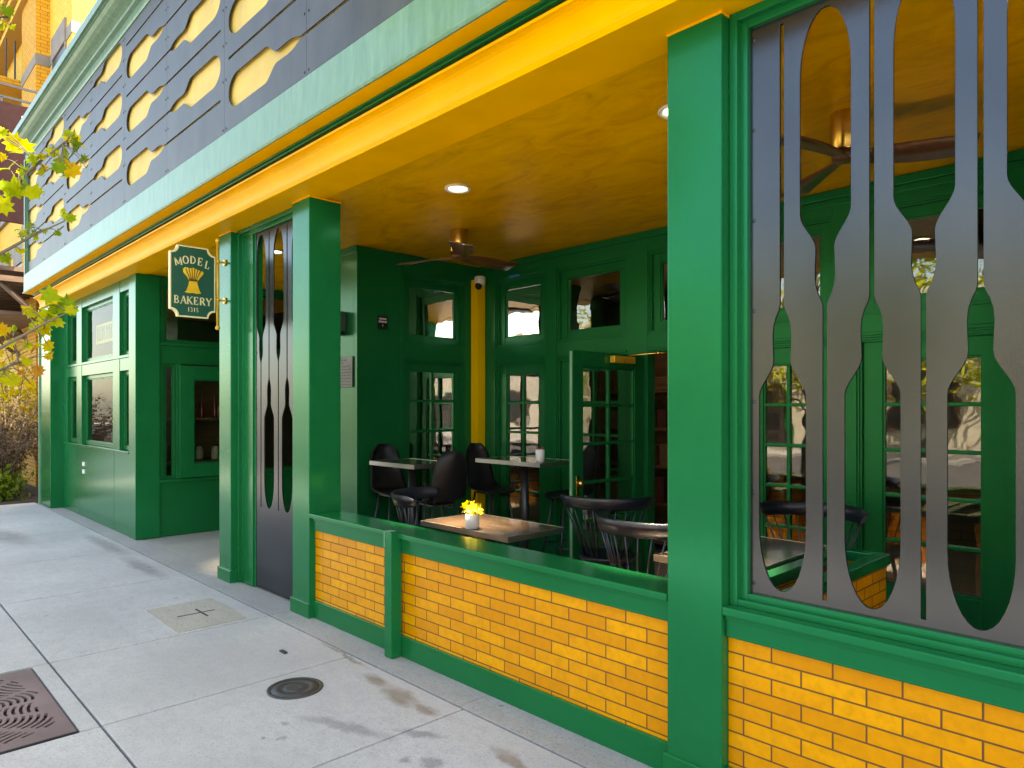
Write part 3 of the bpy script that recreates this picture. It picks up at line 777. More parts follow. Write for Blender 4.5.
# ---------------------------------------------------------------- hanging sign
GL = {  # strokes on a 0..1 box: (x0,y0,x1,y1,thickness)
 'M': ([(.12,0,.12,1,.13),(.88,0,.88,1,.17),(.12,1,.5,.12,.15),(.5,.12,.88,1,.08)], [(.0,0,.26),(.72,0,1.0),(.0,1,.2),(.8,1,1.0)], 1.15),
 'O': ('o', [], .95),
 'D': ([(.16,0,.16,1,.18)], [(.0,0,.3),(.0,1,.3)], .92),
 'E': ([(.18,0,.18,1,.18),(.1,.03,.85,.03,.08),(.1,.97,.82,.97,.08),(.18,.5,.62,.5,.08),(.85,0,.85,.28,.06),(.82,.75,.82,1,.06),(.62,.36,.62,.64,.06)], [], .8),
 'L': ([(.2,0,.2,1,.18),(.1,.03,.85,.03,.08),(.86,0,.86,.32,.07)], [(.02,1,.4)], .78),
 'B': ([(.16,0,.16,1,.18)], [(.0,0,.3),(.0,1,.3)], .85),
 'A': ([(.1,0,.5,1,.08),(.5,1,.9,0,.18),(.26,.36,.72,.36,.08)], [(-.04,0,.26),(.72,0,1.04)], .98),
 'K': ([(.16,0,.16,1,.18),(.2,.42,.85,1,.09),(.38,.55,.88,0,.18)], [(.0,0,.34),(.0,1,.34),(.7,1,1.0),(.7,0,1.04)], .95),
 'R': ([(.16,0,.16,1,.18),(.5,.5,.88,0,.18)], [(.0,0,.34),(.0,1,.3),(.78,0,1.02)], .92),
 'Y': ([(.08,1,.5,.45,.17),(.92,1,.5,.45,.09),(.5,0,.5,.48,.18)], [(-.04,1,.26),(.74,1,1.04),(.32,0,.68)], .95),
 '1': ([(.5,0,.5,1,.2),(.25,.8,.5,1,.12)], [(.25,0,.75)], .55),
 '3': ('3', [], .62), '5': ([(.2,.97,.85,.97,.14),(.22,.5,.25,1,.12)], [], .62)}
def glyph(mb, ch, X, u, z, h, ang, dirs):
    """one serif letter in the plane x=X, at (u, z), height h, turned by ang"""
    st, ser, asp = GL[ch]; w = h*asp*.78
    def tr(a, b): 
        p, q = (a-.5)*w, (b-.5)*h
        return (X, u + dirs*(p*math.cos(ang)-q*math.sin(ang)), z + p*math.sin(ang)+q*math.cos(ang))
    def stroke(x0,y0,x1,y1,t):
        dx, dy = (x1-x0)*w, (y1-y0)*h; L = math.hypot(dx, dy) or 1; nx, ny = -dy/L*t/2*h, dx/L*t/2*h
        mb.poly([tr(x0+nx/w,y0+ny/h), tr(x1+nx/w,y1+ny/h), tr(x1-nx/w,y1-ny/h), tr(x0-nx/w,y0-ny/h)])
    def arc(cx,cy,rx,ry,a0,a1,t0,t1,n=14):
        for i in range(n):
            p, q = a0+(a1-a0)*i/n, a0+(a1-a0)*(i+1)/n
            th = lambda a: t0+(t1-t0)*abs(math.cos(a))
            f = lambda a, k: tr(cx+(rx+k*th(a)/2)*math.cos(a), cy+(ry+k*th(a)/2)*math.sin(a))
            mb.poly([f(p,1), f(q,1), f(q,-1), f(p,-1)])
    if isinstance(st, list):
        for s in st: stroke(*s)
    for (a, y, b) in ser: stroke(a, .03 if y == 0 else .97, b, .03 if y == 0 else .97, .08)
    if ch == 'O': arc(.5,.5,.42,.46,0,2*PI,.08,.2,24)
    if ch == 'D': arc(.28,.5,.58,.45,-PI/2,PI/2,.08,.18)
    if ch == 'B': arc(.3,.74,.4,.23,-PI/2,PI/2,.08,.16); arc(.3,.26,.5,.23,-PI/2,PI/2,.08,.17)
    if ch == 'R': arc(.3,.73,.45,.24,-PI/2,PI/2,.08,.17)
    if ch == '3': arc(.42,.74,.36,.22,-PI/2,PI*.8,.1,.2); arc(.42,.27,.4,.24,-PI*.8,PI/2,.1,.2)
    if ch == '5': arc(.42,.3,.4,.26,-PI*.8,PI*.75,.1,.2)
def hanging_sign():
    X = -6.49; yc = 2.287; zc = 2.715; hw = .195; hh = .315; r = .062
    t = thing('hanging_sign', 'green blade sign lettered MODEL BAKERY 1315 with a wheat sheaf, hung from a brass rod', 'sign', (X, 2.5, 2.7))
    def shape(hw, hh, r):
        pts = []
        for sx, sz in ((1,1),(-1,1),(-1,-1),(1,-1)):
            cx, cz = sx*hw, sz*hh; arc = []
            for k in range(9):
                a = k/8*PI/2
                arc.append((cx - sx*r*math.cos(a), cz - sz*r*math.sin(a)))   # concave scoop
            if sx*sz > 0: arc = list(reversed(arc))
            pts += arc
        return pts
    def pl(pts, x, th): return [(x, yc+a, zc+b) for a, b in pts], (th,0,0)
    mb = MB(); a, v = pl(shape(hw,hh,r), X-.018, .036); mb.prism(a, v); at(t, mb, 'sign_board', M_signgreen)
    mb = MB(); o_, i_ = shape(hw+.001,hh+.001,r), shape(hw-.010,hh-.010,r+.003)
    o2, i2 = shape(hw-.020,hh-.020,r+.006), shape(hw-.026,hh-.026,r+.008)
    for sgn in (1,-1):
        for (oo, ii, lift) in ((o_, i_, .0192), ):
            n = len(oo)
            for k in range(n):
                mb.poly([(X+sgn*lift, yc+oo[k][0], zc+oo[k][1]), (X+sgn*lift, yc+oo[(k+1)%n][0], zc+oo[(k+1)%n][1]), (X+sgn*lift, yc+ii[(k+1)%n][0], zc+ii[(k+1)%n][1]), (X+sgn*lift, yc+ii[k][0], zc+ii[k][1])])
    n = len(o_)
    for k in range(n):
        a, b_ = o_[k], o_[(k+1)%n]
        mb.poly([(X-.0192, yc+a[0], zc+a[1]), (X+.0192, yc+a[0], zc+a[1]), (X+.0192, yc+b_[0], zc+b_[1]), (X-.0192, yc+b_[0], zc+b_[1])])
    at(t, mb, 'border', M_signcream)
    mb = MB()
    for sgn, dirs in ((1, 1), (-1, -1)):
        Xf = X + sgn*.0188
        for k, ch in enumerate('MODEL'):
            a = (k-2)*.068; ang = -(k-2)*.10
            glyph(mb, ch, Xf, yc+dirs*a*.93, zc+.196-abs(k-2)**2*.0068, .070, ang, dirs)
        for k, ch in enumerate('BAKERY'): glyph(mb, ch, Xf, yc+dirs*(k-2.5)*.055, zc-.166, .070, 0, dirs)
        for k, ch in enumerate('1315'): glyph(mb, ch, Xf, yc+dirs*(k-1.5)*.025, zc-.247, .038, 0, dirs)
    at(t, mb, 'lettering', M_signcream)
    # wheat sheaf relief, both faces
    mb = MB()
    for sgn in (1, -1):
        Xf = X+sgn*.0185
        body = [(-.075,-.105),(-.055,-.085),(-.040,-.03),(-.034,.005),(-.050,.04),(-.085,.085),(-.088,.115),(-.07,.135),(-.03,.128),(0,.138),(.04,.122),(.088,.110),(.092,.09),(.06,.045),(.034,.005),(.040,-.03),(.055,-.085),(.072,-.105),(.03,-.112),(0,-.106),(-.04,-.112)]
        mb.prism([(Xf, yc+a*.98, zc+.0+b*.92) for a, b in body], (sgn*.006,0,0), 0)
        for k in range(13):
            u = (k-6)/6; a0 = (u*.03, .015); a1 = (u*.082, .125-abs(u)*.02+.012*(k % 2))
            mb.tube([(Xf+sgn*.007, yc+a0[0], zc+a0[1]), (Xf+sgn*.009, yc+a1[0]*.95, zc+a1[1]*.92)], .0028, 5, .0045, mi=1 if k % 2 else 0)
            mb.tube([(Xf+sgn*.007, yc+u*.028, zc-.005), (Xf+sgn*.007, yc+u*.06, zc-.092)], .0022, 5, mi=0)
        mb.box(Xf+sgn*.005, Xf+sgn*.010, yc-.036, yc+.036, zc+.006, zc+.022, 0, 1)
    at(t, mb, 'wheat_sheaf', [M_signyellow, M_signbrown])
    # brass rod with ball ends and brackets
    yr = 2.512
    mb = MB(); mb.tube([(X,yr,2.33),(X,yr,3.12)], .013, 12); 
    for z in (2.325, 3.125): mb.sphere((X,yr,z), .022)
    at(t, mb, 'rod', M_goldpaint)
    for z in (2.58, 2.93):
        mb = MB(); mb.sphere((X,yr,z), .022); mb.tube([(X,yr,z),(X,2.575,z)], .010, 10); mb.tube([(X,2.566,z),(X,2.5785,z)], .03, 14)
        mb.tube([(X,yr,z),(X,2.475,z)], .006, 8); at(t, mb, 'bracket', M_goldpaint)
hanging_sign()

# ---------------------------------------------------------------- plaques, lantern
t = thing('wall_plaque', 'grey metal plaque with rows of small raised text on the pale green pier', 'plaque', (-6.35,YF,1.96))
g = MB(); g.box(-6.56,-6.165,YF-.016,YF-.002,1.80,2.11,.004)
for k in range(9):
    z = 2.075-k*.031; x = -6.53
    e = -6.2 if k > 1 else -6.28-.05*k
    while x < e:
        w = random.uniform(.015,.05); g.box(x, min(e, x+w), YF-.0185, YF-.0155, z-.006, z+.006, 0, 1); x += w+.01
at(t, g, 'plate', [M_bronze, M_blackmetal])
t = thing('wall_lantern', 'small dark wall lantern on the pale green pier above the metal plaque', 'wall light', (-6.42,YF,2.45))
g = MB(); g.box(-6.47,-6.30,YF-.11,YF-.001,2.36,2.57,.012); at(t, g, 'housing', M_bronze)
g = MB(); g.prism([(-6.46,YF-.10,2.36),(-6.31,YF-.10,2.36),(-6.33,YF-.08,2.335),(-6.44,YF-.08,2.335)], (0,.07,0)); at(t, g, 'diffuser', M_black)
t = thing('wall_notice', 'small black notice with white lettering on the dark green pier', 'notice', (XW,4.03,2.47))
g = MB(); g.box(XW+.0,XW+.006,3.97,4.095,2.40,2.535,.002); at(t, g, 'board', M_black)
g = MB()
for z, n in ((2.505,8),(2.475,9)):
    for k in range(n):
        y = 4.033+(k-(n-1)/2)*.0112; g.box(XW+.006,XW+.0075,y-.004,y+.004,z-.009,z+.009)
g.box(XW+.006,XW+.0075,4.03,4.036,2.425,2.448); at(t, g, 'lettering', M_white)
# yellow lettered strip hung inside the bay window
t = thing('window_sign', 'yellow lettered strip sign hanging inside the upper bay window', 'sign', (-10.9,FY+.16,2.6))
g = MB(); g.box(-11.7,-10.35,FY+.16,FY+.165,2.52,2.80); at(t, g, 'strip', M_signyellow)
g = MB(); x = -11.64
while x < -10.45:
    w = random.choice((.06,.09,.11))
    g.box(x, x+.025, FY+.156, FY+.159, 2.56, 2.76)
    if w > .08: g.box(x+w-.03, x+w-.008, FY+.156, FY+.159, 2.56, 2.76); g.box(x+.025, x+w-.03, FY+.156, FY+.159, 2.56 if w > .1 else 2.70, 2.585 if w > .1 else 2.725)
    x += w+.035
at(t, g, 'lettering', M_signgreen)

# ---------------------------------------------------------------- furniture
def table(label, x0, x1, y0, y1, z, high):
    cx, cy = (x0+x1)/2, (y0+y1)/2
    t = thing('bar_table' if high else 'dining_table', label, 'table', (cx,cy,0), 'bar tables' if high else 'wooden dining tables')
    g = MB(); g.box(x0-cx+.008, x1-cx-.008, y0-cy+.008, y1-cy-.008, z-.034, z, .002); lpart('tabletop', g, M_top, t)
    g = MB(); a, b_, c, d = x0-cx, x1-cx, y0-cy, y1-cy
    g.box(a, b_, c, c+.008, z-.036, z+.0015); g.box(a, b_, d-.008, d, z-.036, z+.0015)
    g.box(a, a+.008, c+.008, d-.008, z-.036, z+.0015); g.box(b_-.008, b_, c+.008, d-.008, z-.036, z+.0015); lpart('edge_band', g, M_steel, t)
    g = MB(); g.tube([(0,0,.03),(0,0,z-.036)], .038, 16); lpart('pedestal', g, M_blackmetal, t)
    g = MB(); g.box(-.28,.28,-.035,.035,0,.03,.008); g.box(-.035,.035,-.24,.24,.002,.028,.008); lpart('base', g, M_blackmetal, t)
    g = MB(); g.box(-.2,.2,-.03,.03,z-.052,z-.037); g.box(-.03,.03,-.18,.18,z-.053,z-.038); lpart('top_bracket', g, M_blackmetal, t)
    return t
table('wooden dining table with steel edge standing behind the brick half wall, flower pot on it', -4.30, -3.335, 3.18, 3.74, .74, False)
table('dining table beside the brick planter, seen through the wide steel screen', -2.36, -1.76, 3.42, 4.42, .74, False)
table('tall bar table by the dark green pier on the left of the porch', -5.60, -4.90, 3.56, 4.02, 1.10, True)
table('tall bar table with a white cup on it, by the back wall', -5.15, -4.28, 4.47, 4.97, 1.10, True)

def spindle_chair(label, loc, rz):
    t = thing('spindle_chair', label, 'chair', loc, 'black spindle back chairs', rz)   # faces local +Y, back towards -Y
    RZ = .875; rr = .335; m = M_navywood
    b = bmesh.new(); n = 28; prof = []
    for k in range(n):
        a = 2*PI*k/n; prof.append((.215*math.copysign(abs(math.cos(a))**.75, math.cos(a)), .205*math.copysign(abs(math.sin(a))**.75, math.sin(a))))
    mb = MB()
    top = [mb.bm.verts.new((x, y, .455)) for x, y in prof]; mid = [mb.bm.verts.new((x*1.03, y*1.03, .440)) for x, y in prof]; low = [mb.bm.verts.new((x*.93, y*.93, .418)) for x, y in prof]
    cen = [mb.bm.verts.new((x*.6, y*.6, .444)) for x, y in prof]
    for A, Bq in ((cen, top), (top, mid), (mid, low)):
        for k in range(n): f = mb.bm.faces.new([A[k], A[(k+1)%n], Bq[(k+1)%n], Bq[k]]); f.smooth = True
    mb.bm.faces.new(cen); mb.bm.faces.new(low); b.free(); lpart('seat', mb, m, t)
    # curved top rail
    mb = MB(); n = 36; rows = []
    a0, a1 = R(188), R(352)
    for i in range(n+1):
        a = a0+(a1-a0)*i/n; e = min(1, min(i, n-i)/6+.55); h = .048*e
        for_r = []
        for (dr, dz) in ((-.010,-h),(-.011,h*.8),(0,h),(.011,h*.8),(.010,-h)):
            for_r.append(mb.bm.verts.new(((rr+dr+.03*(dz > 0))*math.cos(a), (rr+dr+.03*(dz > 0))*math.sin(a)*.88+.03, RZ+dz)))
        rows.append(for_r)
    for i in range(n):
        for q in range(5): f = mb.bm.faces.new([rows[i][q], rows[i][(q+1)%5], rows[i+1][(q+1)%5], rows[i+1][q]]); f.smooth = True
    mb.bm.faces.new(rows[0]); mb.bm.faces.new(rows[-1]); lpart('top_rail', mb, m, t)
    # spindles
    ns = 11; mb = MB()
    for i in range(ns):
        a = R(194)+R(152)*i/(ns-1); b2 = R(200)+R(140)*i/(ns-1)
        p0 = (.175*math.cos(b2), .175*math.sin(b2), .445); p1 = ((rr+.005)*math.cos(a), (rr+.005)*math.sin(a)*.88+.03, RZ-.02)
        s = MB(); s.tube([p0, p1], .0062, 6, .0055); lpart('spindle', s, m, t)
    mb.bm.free()
    for sx, sy in ((-1,-1),(1,-1),(-1,1),(1,1)):
        s = MB(); s.tube([(sx*.14, sy*.13, .425), (sx*.225, sy*.215, 0)], .016, 8, .011); lpart('leg', s, m, t)
    s = MB(); s.tube([(-.18,-.17,.22),(-.18,.17,.22)], .009, 6); s.tube([(.18,-.17,.22),(.18,.17,.22)], .009, 6); s.tube([(-.18,0,.22),(.18,0,.22)], .009, 6); lpart('stretcher', s, m, t)
    return t
def ang(dx, dy): return math.atan2(dy, dx) - PI/2      # rotation that turns local +Y to (dx, dy)
c0 = spindle_chair('black spindle chair with its curved back in front of the open green door', (-3.42,4.33,0), ang(-.55,.83))
def chair(x, y, dx, dy, label): return dup(c0, (x,y,0), ang(dx,dy), label, 'black spindle back chairs')
chair(-2.58,3.66,.2,.98,'nearest spindle chair, its black curved back rail partly hidden by the right column')
chair(-4.53,3.44,.8,.6,'spindle chair at the left end of the wooden table with the flower pot')
chair(-2.02,4.74,.05,-1,'spindle chair behind the table seen through the wide steel screen')

def shell_stool(label, loc, rz):
    t = thing('bar_stool', label, 'bar stool', loc, 'black shell bar stools', rz)       # faces local +Y
    mb = MB(); nu, nv = 13, 15; th = .012
    def surf(u, v):
        # v: 0 front edge of the seat .. 1 top of the back ; u: -1..1 across
        if v < .5:
            s = v/.5; y = .20-.38*s; z = .752 + .02*(1-s)**3*-1 + .03*u*u; w = .19+.02*math.sin(s*PI)
        else:
            s = (v-.5)/.5; y = -.18-.11*s-.03*math.sin(s*PI/2); z = .752+.012*0 + .47*s**1.05+.03*u*u*(1-s); w = .195-.045*s
        if v > .36 and v < .64: z += .03*(1-abs(v-.5)/.14)
        fwd = .075*u*u*(max(0, (v-.45)/.55))**.6 if v > .45 else 0
        if v > .85: w *= math.sqrt(max(.0, 1-((v-.85)/.17)**2))
        if v < .12: w *= math.sqrt(1-((.12-v)/.16)**2)
        return Vector((u*w, y+fwd, z))
    A = [[mb.bm.verts.new(surf(-1+2*i/(nu-1), j/(nv-1))) for i in range(nu)] for j in range(nv)]
    Bv = []
    for j in range(nv):
        row = []
        for i in range(nu):
            p = A[j][i].co; e = Vector((0,-th,0)) if j > nv//2 else Vector((0,0,-th)); row.append(mb.bm.verts.new(p+e))
        Bv.append(row)
    def q(a,b,c,d): 
        f = mb.bm.faces.new([a,b,c,d]); f.smooth = True
    for j in range(nv-1):
        for i in range(nu-1): q(A[j][i],A[j][i+1],A[j+1][i+1],A[j+1][i]); q(Bv[j][i],Bv[j+1][i],Bv[j+1][i+1],Bv[j][i+1])
        for i in (0, nu-1): q(A[j][i],A[j+1][i],Bv[j+1][i],Bv[j][i])
    for j in (0, nv-1):
        for i in range(nu-1): q(A[j][i],A[j][i+1],Bv[j][i+1],Bv[j][i])
    lpart('shell_seat', mb, M_black, t)
    for sx, sy in ((-1,-1),(1,-1),(-1,1),(1,1)):
        s = MB(); s.tube([(sx*.12, sy*.11-.01, .742), (sx*.225, sy*.21-.01, 0)], .011, 8); lpart('leg', s, M_blackmetal, t)
    s = MB(); k = .19
    s.tube([(-k,-k+.01,.28),(k,-k+.01,.28),(k,k-.03,.28),(-k,k-.03,.28),(-k,-k+.01,.28)], .008, 6); lpart('footrest', s, M_blackmetal, t)
    s = MB(); s.box(-.13,.13,-.13,.11,.728,.742,.004); lpart('seat_bracket', s, M_blackmetal, t)
    return t
s0 = shell_stool('black shell bar stool against the wall left of the tall table by the pier', (-5.77,3.98,0), ang(1,-.1))
def stool(x, y, dx, dy, label): return dup(s0, (x,y,0), ang(dx,dy), label, 'black shell bar stools')
stool(-4.98,3.87,-1,.1,'black shell bar stool at the right end of the tall table by the pier')
stool(-5.27,4.80,1,.0,'black shell bar stool in front of the yellow post beside the table with the cup')
stool(-4.46,5.05,-.4,-1,'black shell bar stool behind the tall table with the cup, next to the open door')

# pot of yellow flowers
t = thing('flower_pot', 'small grey pot of yellow flowers on the wooden table', 'flower pot', (-3.76,3.235,.7415))
g = MB(); g.lathe([(.044,0),(.05,.004),(.051,.10),(.047,.104),(.045,.095),(.044,.07)], (0,0,0), 28); lpart('pot', g, M_pot, t)
g = MB()
for k in range(22):
    a = random.uniform(0,2*PI); r = random.uniform(.0,.06); z = .115+random.uniform(0,.05); c = Vector((r*math.cos(a), r*math.sin(a), z))
    d = Vector((math.cos(a), math.sin(a), random.uniform(.2,1.2))).normalized()
    for q in range(5):
        sd = d.orthogonal().normalized(); sd = Matrix.Rotation(q*2*PI/5, 3, d) @ sd; s2 = d.cross(sd)
        g.poly([c, c+sd*.022+s2*.012+d*.010, c+sd*.046+d*.016, c+sd*.022-s2*.012+d*.010])
lpart('petals', g, M_petal, t)
g = MB()
for k in range(12):
    a = random.uniform(0,2*PI); g.tube([(0.01*math.cos(a),.01*math.sin(a),.07),(.05*math.cos(a),.05*math.sin(a),.13)], .002, 4)
lpart('stems', g, M_lowleaf, t)
t = thing('cutlery_cup', 'white cup holding small items on the tall bar table by the back wall', 'cup', (-4.42,4.62,1.1015))
g = MB(); g.lathe([(.036,0),(.042,.004),(.044,.11),(.040,.112),(.039,.02)], (0,0,0), 24); lpart('cup', g, M_white, t)
g = MB()
for k in range(7):
    a = k*.9; g.tube([(.015*math.cos(a),.015*math.sin(a),.02),(.034*math.cos(a),.034*math.sin(a),.125+.01*(k % 3))], .005, 5)
lpart('packets', g, M_boxes[0], t)

# ---------------------------------------------------------------- shop interior
t = thing('display_shelf', 'tall dark wooden shelf inside the open doorway', 'shelf', (-4.1,6.8,0))
g = MB()
for x in (-5.3,-4.2,-3.05): g.box(x-.02,x+.02,6.55,6.95,0,2.3)
g.box(-5.3,-3.05,6.93,6.96,0,2.3); at(t, g, 'upright', M_shelfwood)
ZSH = (.08,.50,.92,1.34,1.76)
for z in ZSH:
    g = MB(); g.box(-5.28,-3.07,6.55,6.93,z,z+.03); at(t, g, 'shelf_board', M_shelfwood)
kinds = [('brown carton','brown'),('white carton','white'),('red tin','red')]
nb = 0
for zi, z in enumerate(ZSH):
    x = -5.2 if zi % 2 else -5.1
    while x < -3.2:
        w = random.choice((.12,.16,.2)); h = random.uniform(.14,.30); ki = random.choice((0,0,0,2,0,2))
        if zi == 0: ki = 1
        g = MB(); g.box(x, x+w, 6.58, 6.78, z+.031, z+.031+h, .005)
        g.box(x+.01, x+w-.01, 6.574, 6.579, z+.05+h*.3, z+.05+h*.55)
        tag(g.build('carton', M_boxes[ki]), '%s standing in the row of goods on the shelf inside the doorway' % kinds[ki][0], 'carton', 'goods on the shop shelf, %s' % kinds[ki][1])
        x += w+random.uniform(.02,.08); nb += 1
for (x, y) in ((-4.2,6.0),(-1.6,6.6),(-10.4,4.3)):  # fill downlights with no known source, added to brighten the dark shop interior
    t = thing('ceiling_light', 'warm downlight added to brighten the shop interior %s' % ('behind the bay windows' if x < -9 else 'above the display shelf' if x < -3 else 'behind the glass doors'), 'ceiling light', (x,y,ZS), 'added shop fill lights')
    g = MB(); g.lathe([(.09,.012),(.092,-.004),(.07,-.002)], (0,0,0), 24); lpart('trim_ring', g, M_can, t)
    g = MB(); g.lathe([(.069,.006),(.069,.0),(.001,-.004)], (0,0,0), 24); lpart('lens', g, M_lamp, t)
    l = bpy.data.lights.new('downlight', 'AREA'); l.shape = 'DISK'; l.size = .14; l.energy = 3 if x < -9 else .7; l.color = (1,.82,.6)
    lo = bpy.data.objects.new('downlight', l); C.objects.link(lo); lo.location = (x,y,ZS-.02)

t = thing('bottle_shelf', 'wooden shelf holding bottles behind the casement window of the vestibule', 'shelf', (-9.75,3.5,0))
g = MB(); g.box(-10.0,-9.45,2.95,4.05,.86,.90); at(t, g, 'shelf_board', M_shelfwood)
g = MB(); g.box(-10.0,-9.45,2.95,4.05,1.42,1.45); at(t, g, 'shelf_board', M_shelfwood)
g = MB(); g.box(-10.03,-10.0,2.95,4.05,.5,1.9); g.box(-10.0,-9.45,2.93,2.95,.5,1.9); g.box(-10.0,-9.45,4.05,4.07,.5,1.9); at(t, g, 'back_panel', M_shelfwood)
M_bot = [paint('dark_red_bottle', (.20,.012,.010), .15, .1, coat=.5), paint('brown_bottle', (.09,.04,.012), .15, .1, coat=.5), paint('cream_jar', (.6,.5,.33), .3, .1)]
k = 0
for z in (.901, 1.451):
    y = 3.03
    while y < 4.0:
        ki = random.choice((0,0,1,2)); h = .30 if ki < 2 else .17; r = .038
        g = MB(); prof = [(r*.95,0),(r,.01),(r,h*.6),(r*.45,h*.75),(r*.38,h*.98),(r*.42,h)] if ki < 2 else [(r*1.2,0),(r*1.3,.01),(r*1.3,h*.8),(r*.9,h*.88),(r*1.1,h)]
        g.lathe(prof, (-9.58+random.uniform(-.1,.05), y, z), 14)
        tag(g.build('jar' if ki == 2 else 'bottle', M_bot[ki]), ('dark red bottle', 'brown bottle', 'cream jar')[ki]+' standing on the shelf behind the vestibule casement', 'jar' if ki == 2 else 'bottle', 'bottles behind the casement, '+('red','brown','cream jars')[ki])
        y += random.uniform(.10,.16)

# ---------------------------------------------------------------- neighbouring brick building
N = thing('brick_apartment_building', 'tall yellow and orange brick building beyond the bakery', 'building', (-20,6,0))
g = MB(); g.box(-40,-15.0,3.14,14,-.05,13); P('wall', g, M_nbrick, N)
pil = [(-18.4,-16.9,2.90)]
for i in range(4): pil.append((-24.5-i*5.2,-23.2-i*5.2,2.90))
for a, b_, y in pil:
    g = MB(); g.box(a, b_, y, 3.139, -.05, 10.2); o = P('brick_pilaster', g, M_nbrick2, N)
    for z in (5.3, 8.55):
        g = MB(); g.box(a-.012, b_+.012, y-.012, 3.137, z, z+.22); g.build('soldier_course', M_stone).parent = o
for z in (5.3, 8.55):
    g = MB(); g.box(-39.9,-14.985,3.125,3.141,z,z+.22); g.box(-14.999,-14.985,3.141,13.9,z,z+.22); P('soldier_course', g, M_stone, N)
def nwin(x0, x1, z0, z1):
    g = MB(); g.box(x0,x1,3.10,3.15,z1,z1+.45,.01); g.box(x0-.05,x1+.05,3.06,3.15,z0-.12,z0,.01); g.box(x0,x0+.06,3.11,3.15,z0,z1); g.box(x1-.06,x1,3.11,3.15,z0,z1); g.box(x0+.06,x1-.06,3.115,3.145,(z0+z1)/2-.04,(z0+z1)/2+.04)
    o = P('window', g, M_stone, N)
    g = MB(); g.box(x0+.06,x1-.06,3.128,3.1385,z0,z1); g.build('pane', M_blackmetal).parent = o
for z0, z1 in ((3.6,5.0),(6.4,8.55)):
    nwin(-16.6,-15.45,z0,z1); nwin(-20.8,-19.2,z0,z1); nwin(-22.9,-21.4,z0,z1)
    for i in range(3): nwin(-27.6-i*5.2,-25.4-i*5.2,z0,z1)
g = MB()
for k, (y, z) in enumerate(((2.80,10.2),(2.70,10.35),(2.62,10.5),(2.5,10.75))): g.box(-40.2,-16.7-k*.02,y,3.3,z,z+.13+.1*(k == 3))
P('eave', g, M_nbrick, N)
g = MB(); g.box(-40.2,-16.6,2.40,3.4,10.99,11.12); P('eave_gutter', g, M_maroon, N)
# balconies
for xa, xb, z in ((-22.8,-18.9,8.9),(-28.2,-25.0,8.9)):
    g = MB(); g.box(xa,xb,2.45,3.13,z-.14,z); o = P('balcony', g, M_nbrick2, N)
    g = MB(); x = xa+.05
    while x < xb: g.box(x,x+.03,2.46,2.49,z,z+.85); x += .14
    g.box(xa,xb,2.45,2.5,z+.85,z+.9)
    for q in range(4): g.box(xb-.04,xb,2.52+q*.16,2.55+q*.16,z,z+.85)
    g.build('railing', M_blackmetal).parent = o
g = MB(); g.box(-15.35,-15.2,2.98,3.125,0,6.0); P('downpipe', g, M_black, N)
# maroon banner on a double bracket
t = thing('banner_sign', 'dark maroon blade sign with a small pale emblem hung on the brick building', 'sign', (-15.2,2.6,5.5))
g = MB(); g.box(-15.03,-14.99,2.02,2.62,4.85,6.95,.006); at(t, g, 'panel', M_maroon)
g = MB(); g.box(-15.02,-15.0,1.9,3.1,7.24,7.28); g.box(-15.02,-15.0,1.9,3.1,7.02,7.06); g.box(-15.02,-15.0,2.06,2.09,6.95,7.03); g.box(-15.02,-15.0,2.56,2.59,6.95,7.03); g.box(-15.025,-14.995,2.86,2.95,7.0,7.3); at(t, g, 'bracket', M_blackmetal)
g = MB(); g.prism([(-14.988,2.36,6.62),(-14.988,2.46,6.66),(-14.988,2.46,6.80),(-14.988,2.36,6.76)], (.004,0,0)); at(t, g, 'emblem', M_white)
# timber pergola canopy at street level
t = thing('timber_canopy', 'weathered brown timber canopy with brackets on the brick building', 'canopy', (-16,2.6,3.4))
g = MB(); g.box(-22,-15.3,2.05,3.10,4.05,4.13); g.box(-22,-15.25,2.0,2.08,3.95,4.12); at(t, g, 'roof_boards', M_redbrown)
for k in range(14): 
    x = -15.35-k*.45; g = MB(); g.box(x-.05,x+.05,2.0,3.10,3.86,3.96); at(t, g, 'rafter', M_redbrown)
for x in (-15.5,-18.0,-20.5):
    g = MB(); g.tube([(x,2.12,3.86),(x,3.08,2.9)], .05, 6); at(t, g, 'strut', M_redbrown)
g = MB(); g.box(-22,-15.6,2.05,3.10,3.30,3.36); at(t, g, 'lower_boards', M_redbrown)
t = thing('lattice_panel', 'small dark lattice grille on the brick building under the canopy', 'grille', (-15.0,2.6,2.6))
g = MB()
for k in range(4): g.box(-14.985,-14.96,2.63+k*.13,2.66+k*.13,2.3,3.0)
for k in range(5): g.box(-14.98,-14.955,2.63,3.05,2.3+k*.168,2.33+k*.168)
at(t, g, 'lattice', M_redbrown)

